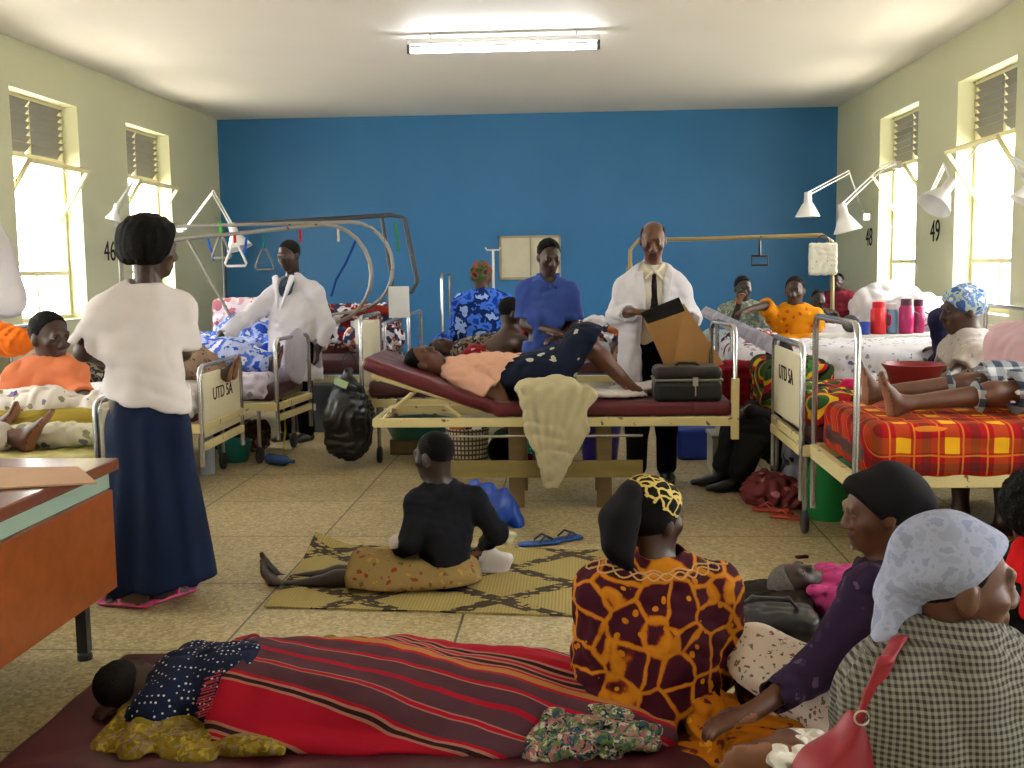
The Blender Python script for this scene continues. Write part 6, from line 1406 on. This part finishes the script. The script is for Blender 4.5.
# --- man crouching on the floor between the beds
Yk = 7.28
f = Fig('person', V3(1.42, Yk, 0), 'person in dark suit and black shoes sitting on the floor with clasped hands', skin='dark')
f.joints(pelvis=V3(1.5, Yk, .16), chest=V3(1.46, Yk, .5), neck=V3(1.4, Yk - .02, .68), head=V3(1.33, Yk - .03, .82), shL=V3(1.44, Yk - .18, .62), shR=V3(1.44, Yk + .18, .62), elL=V3(1.3, Yk - .25, .42), elR=V3(1.25, Yk + .22, .42), wrL=W(748, 412, Yk - .28), wrR=W(750, 408, Yk - .12),
         hipL=V3(1.46, Yk - .1, .14), hipR=V3(1.46, Yk + .1, .14), knL=W(757, 425, Yk - .25), knR=W(740, 422, Yk), anL=W(738, 484, Yk - .25), anR=W(722, 476, Yk - .05))
f.J['anL'].z = .09; f.J['anR'].z = .09
f.core(); f.head((-.8, -.35, -.5)); f.hand('L', (-.8, .3, -.3), (0, .6, -1), .8, -1); f.hand('R', (-.8, -.3, -.2), (0, -.4, -1), .8)
for sd in 'LR': f.foot(sd, (-1, -.15, 0), -UP, bare=False)
f.body(.009); f.hair('crop')
G = Field(); f.torso(G, .03, .06); f.arm(G, 'L', .03, 1.85); f.arm(G, 'R', .03, 1.85); G.wrinkle(.006, 16, 3); f.wear('jacket', G, M('charcoal_cloth', 'plain', '#1c1b1e'), .011)
G = Field()
for sd in 'LR': f.leg(G, sd, .035, 1.85, .05, .04)
G.plane((0, 0, .02), (0, 0, -1)); G.wrinkle(.007, 16, 3); f.wear('trousers', G, M('dark_grey_trouser', 'plain', '#262628'), .011)
for sd in 'LR': shoes(f, sd, (-1, -.15, 0))


# ================================================================ small things on the floor and under the beds
def wcell(name, dark, light, sc):
    return M(name, 'checks', dark, light, sc=sc)
p = W(468, 467, 7.75); e = empty('woven_basket', (p.x - .0, 7.75, 0), 0, 'tall woven basket with fine check pattern under the trolley', 'basket')
t = NT('basket_weave'); v = t.coord(); x = t.xyz(v)
ang = t.math('ARCTAN2', x[1], x[0]); a_ = t.math('SINE', t.math('MULTIPLY', ang, 34)); b_ = t.math('SINE', t.math('MULTIPLY', x[2], 190))
bk = t.out(t.mix(t.math('GREATER_THAN', t.math('MAXIMUM', a_, b_), .35), C('#c4b8a4'), C('#5a4a40')), .8)
t.bump(t.math('ADD', a_, b_), .4, .004)
MB().lathe((0, 0, .0), [(.13, 0), (.135, .01), (.155, .31), (.16, .32), (.15, .32), (.125, .03), (0, .02)], 32).build('basket', bk, e, smooth=True)
soft('laundry', M('mixed_laundry'), 'red and blue laundry filling the woven basket', 'laundry', [(V3(p.x - .03, 7.75, .31), (.11, .1, .06)), (V3(p.x + .06, 7.73, .32), (.07, .07, .05))], (.01, 34), .01)
p = W(503, 440, 7.9); e = empty('rolled_mat', (p.x, 7.9, .16), 0, 'dark green rolled mat lying end-on beside the woven basket', 'rolled mat')
b = MB(); b.lathe((0, -.2, 0), [(.085, 0), (.1, 0), (.1, .4), (.06, .4), (.06, .01), (.085, 0)], 24, (0, 1, 0)); b.build('roll', M('dark_green_foam', 'plain', '#1c3a34'), e, smooth=True)
MB().bb((-.13, -.15, -.16), (.14, .2, -.1)).build('box_base', M('dark_plastic'), e)
def bowl(name, px, py, Y, z, r, h, mat, label, cat='basin'):
    p = W(px, py, Y); e = empty(name, (p.x, Y, z), 0, label, cat)
    MB().lathe((0, 0, 0), [(r * .7, 0), (r * .74, .006), (r * .95, h * .9), (r, h * .97), (r * .99, h), (r * .9, h * .94), (r * .68, .012), (0, .012)], 28).build('bowl', mat, e, smooth=True); return e
teal = M('teal_plastic', 'plain', '#0f6a66', rough=.4)
bowl('washing_basin', 418, 438, 8.6, .12, .28, .14, teal, 'teal plastic basin under the raised end of the trolley')
MB_ = MB().bb((-.2, -.15, 0), (.2, .15, .12)); o = MB_.build('wooden_crate', owood, loc=(W(418, 438, 8.6).x, 8.6, 0), bevel=.004); tag(o, 'low wooden crate under the teal basin', 'crate')
p = W(600, 440, 8.1); e = empty('purple_bucket', (p.x, 8.1, 0), 0, 'purple plastic bucket behind the trolley leg', 'bucket')
MB().lathe((0, 0, 0), [(.12, 0), (.125, .01), (.16, .3), (.165, .31), (.155, .3), (.115, .02), (0, .02)], 26).build('bucket', M('purple_plastic', 'plain', '#3a2a86', rough=.4), e, smooth=True)
MB().tube(arc((0, 0, .3), .16, 0, math.pi, (1, 0, 0), (0, .3, 1), 12), .005, 6).build('handle', chrome, e)
p = W(523, 450, 8.1); slab('dark_red_bag', M('dark_red_cloth', 'plain', '#5a1620'), 'dark red cloth bag on the floor behind the hanging cream sheet', 'bag', (p.x, 8.1, .18), (.13, .12, .18), .06, (.008, 18), .012)
p = W(696, 424, 8.3); slab('blue_box', M('blue_box', 'plain', '#1c3a9a', rough=.5), 'blue plastic tub on the floor beneath the foot of the trolley', 'tub', (p.x, 8.3, .12), (.15, .15, .12), .03, (.001, 10), .012)
p = W(721, 462, 7.75); e = empty('storage_box', (p.x, 7.75, 0), 0, 'pale grey box beside the knees of the crouching person', 'box'); MB().bb((-.08, -.16, 0), (.1, .16, .25)).build('body', M('pale_box', 'plain', '#a8a890', rough=.6), e, bevel=.006); MB().bb((-.09, -.17, .25), (.11, .17, .275)).build('lid', M('pale_box'), e, bevel=.005)
# green bucket under plaid bed
p = W(828, 512, 6.3); e = empty('plastic_bucket', (p.x, 6.3, 0), 0, 'bright green plastic bucket under the plaid bed', 'bucket'); gp = M('green_plastic', 'plain', '#0f7a38', rough=.4)
MB().lathe((0, 0, 0), [(.115, 0), (.12, .008), (.15, .3), (.158, .3), (.158, .325), (.148, .325), (.112, .02), (0, .02)], 30).build('bucket', gp, e, smooth=True)
MB().tube(arc((0, 0, .31), .155, R(180), R(360), (1, 0, 0), (0, -.3, 1), 14), .004, 6).build('handle', chrome, e)
soft('pink_bundle', M('pink_brown_print', 'floral', '#6a3034', '#b06a78', '#2c1a1c', '#8a7a5a', sc=1.6), 'pink and brown cloth bundle on the floor beside the black shoes', 'bundle', [(W(775, 492, 6.65), (.2, .14, .1)), (W(763, 488, 6.75), (.09, .09, .11)), (W(800, 500, 6.6), (.16, .12, .06))], (.014, 22), .01, cut=.003)
soft('orange_bundle', M('orange_cloth'), 'small orange cloth behind the pink and brown bundle', 'cloth', [(W(795, 478, 6.9), (.1, .08, .1))], (.01, 28), .011, cut=.003)
fo = M('red_rubber', 'plain', '#a83a28', rough=.5)
p = fl(772, 512); flipflop(p.x, p.y, R(70), fo, 'orange-red flip-flop lying left of the bed wheel, nearer the shoes', 'pair of orange-red flip-flops')
p = fl(790, 519); flipflop(p.x, p.y, R(60), fo, 'orange-red flip-flop beside its mate, nearer the bed wheel', 'pair of orange-red flip-flops')
p = fl(802, 558); tag(MB().bb((-.03, -.012, 0), (.03, .012, .012)).build('small_scrap', M('dark_scrap', 'plain', '#3a1414'), loc=(p.x, p.y, 0), rz=.3), 'tiny dark scrap lying on the bare floor before the bed wheel', 'scrap')
slab('grey_clothes', M('grey_stripe_cloth', 'camo', '#1c1c20', '#6a6a70', '#2a2a30', sc=.8), 'dark grey clothes hanging below the cream foot panel', 'clothes', (1.45, 6.75, .26), (.18, .14, .24), .08, (.014, 13), .013, 3)
# black rubbish bag hanging from the bed post
p = W(349, 380, 7.98); e = empty('rubbish_bag', p, 0, 'full black plastic bag hanging on the bed post', 'bag')
G = Field(); G.chain([W(349, 372, 7.98), W(349, 392, 7.98), W(349, 418, 7.95), W(349, 437, 7.95)], [.03, .09, .175, .165], .05); G.wrinkle(.012, 20, 3); G.folds(.01, 26, (.1, 0, 1), 2)
G.build('bag', M('black_plastic', 'plain', '#101216', rough=.33), e, .009)
b = MB(); b.tube(arc(W(349, 365, 7.98) - p, .05, 0, math.pi, (1, 0, 0), (0, 0, 1.8), 10), .006, 6); b.build('handle', M('black_plastic'), e)
o = MB().box(W(341, 383, 7.88) - p, (.1, .02, .05), Matrix.Rotation(R(25), 3, 'Y')).build('label', M('pale_green_label', 'plain', '#a8c09a'), e)
# under the left beds
p = W(268, 449, 9.0); slab('brown_bag', M('brown_print', 'floral', '#3a2418', '#8a5a50', '#5a4a3a', sc=2), 'brown patterned bag stuffed full under the left bed', 'bag', (p.x - .12, 8.7, .12), (.2, .14, .11), .06, (.012, 22), .011)
bowl('washing_basin', 235, 468, 8.2, 0, .14, .16, teal, 'small teal basin on the floor behind the cream foot panel')
def bottle(px, py, mat, label, cap, s=1.0, lie=False):
    p = fl(px, py); e = empty('water_bottle', (p.x, p.y, .037 * s if lie else 0), 0, label, 'bottle')
    if lie: e.rotation_euler = (R(90), 0, R(60))
    MB().lathe((0, 0, 0), [(.032 * s, 0), (.036 * s, .01), (.036 * s, .16 * s), (.012 * s, .21 * s), (.012 * s, .225 * s)], 16).build('body', mat, e, smooth=True)
    MB().lathe((0, 0, .225 * s), [(.014 * s, 0), (.014 * s, .018 * s)], 12).build('cap', cap, e)
bottle(268, 464, M('clear_blue', 'plain', '#3a5a9a', rough=.15), 'small blue plastic bottle lying on the floor by the brown bag', M('blue_rubber'), 1.1, True)
bottle(208, 474, M('clear_plastic', 'plain', '#9aa4b0', rough=.15), 'clear water bottle standing under the bed right of the navy skirt', sheet_w, 1.6)
p = W(283, 398, 8.35); tag(MB().tube([(0, 0, 0), (.01, 0, -.25), (-.01, 0, -.38), (0, 0, -.55)], .008, 6).build('strap', M('yellow_strap', 'plain', '#c0b03a'), loc=p), 'yellow strap trailing from the bed frame to the floor', 'strap')
p = W(303, 425, 9.35); e = empty('black_box', (p.x, 9.75, 0), 0, 'black case standing behind the legs of the reaching doctor', 'case'); MB().bb((-.2, -.12, 0), (.2, .12, .42)).build('body', M('dark_plastic'), e, bevel=.01); MB().bb((-.05, -.13, .2), (.05, -.12, .26)).build('label', wp, e)
p = fl(318, 443); slab('red_slipper', fo, 'small red slipper on the floor between the reaching doctor and the black case', 'slipper', (p.x + .15, p.y, .025), (.05, .1, .022), .02, (.001, 10), .01)
# white clothes hung over the bed hoop before the doctor
G = Field(); c0 = W(286, 355, 8.5); G.ecap(V3(-2.17, 8.5, .84), V3(-2.17, 8.5, .7), V3(.15, 1, 0), .24, .03, .22, .025, .03); G.folds(.012, 30, UP, 3)
tag(G.build('hanging_towel', M('pale_lilac_towel', 'plain', '#a8a6b6'), None, .011), 'white towel hung over the chrome hoop before the reaching doctor', 'towel')
# white lace cloth by the bare foot
soft('lace_cloth', M('white_lace', 'patch', '#d8d4cc', '#b8b0a4', '#e0dcd4', '#cfc8bc', sc=1.6), 'white lace cloth around the ankle of the bare foot in front', 'cloth', [(W(802, 748, 2.85), (.08, .06, .045)), (W(790, 762, 2.75), (.06, .05, .035))], (.009, 45), .007)
soft('orange_wrap', M('orange_print'), 'orange patterned wrap spread on the floor around the bare foot', 'cloth', [(W(750, 752, 3.02), (.22, .1, .03)), (W(770, 735, 3.1), (.14, .1, .035))], (.008, 24), .009, cut=.002)
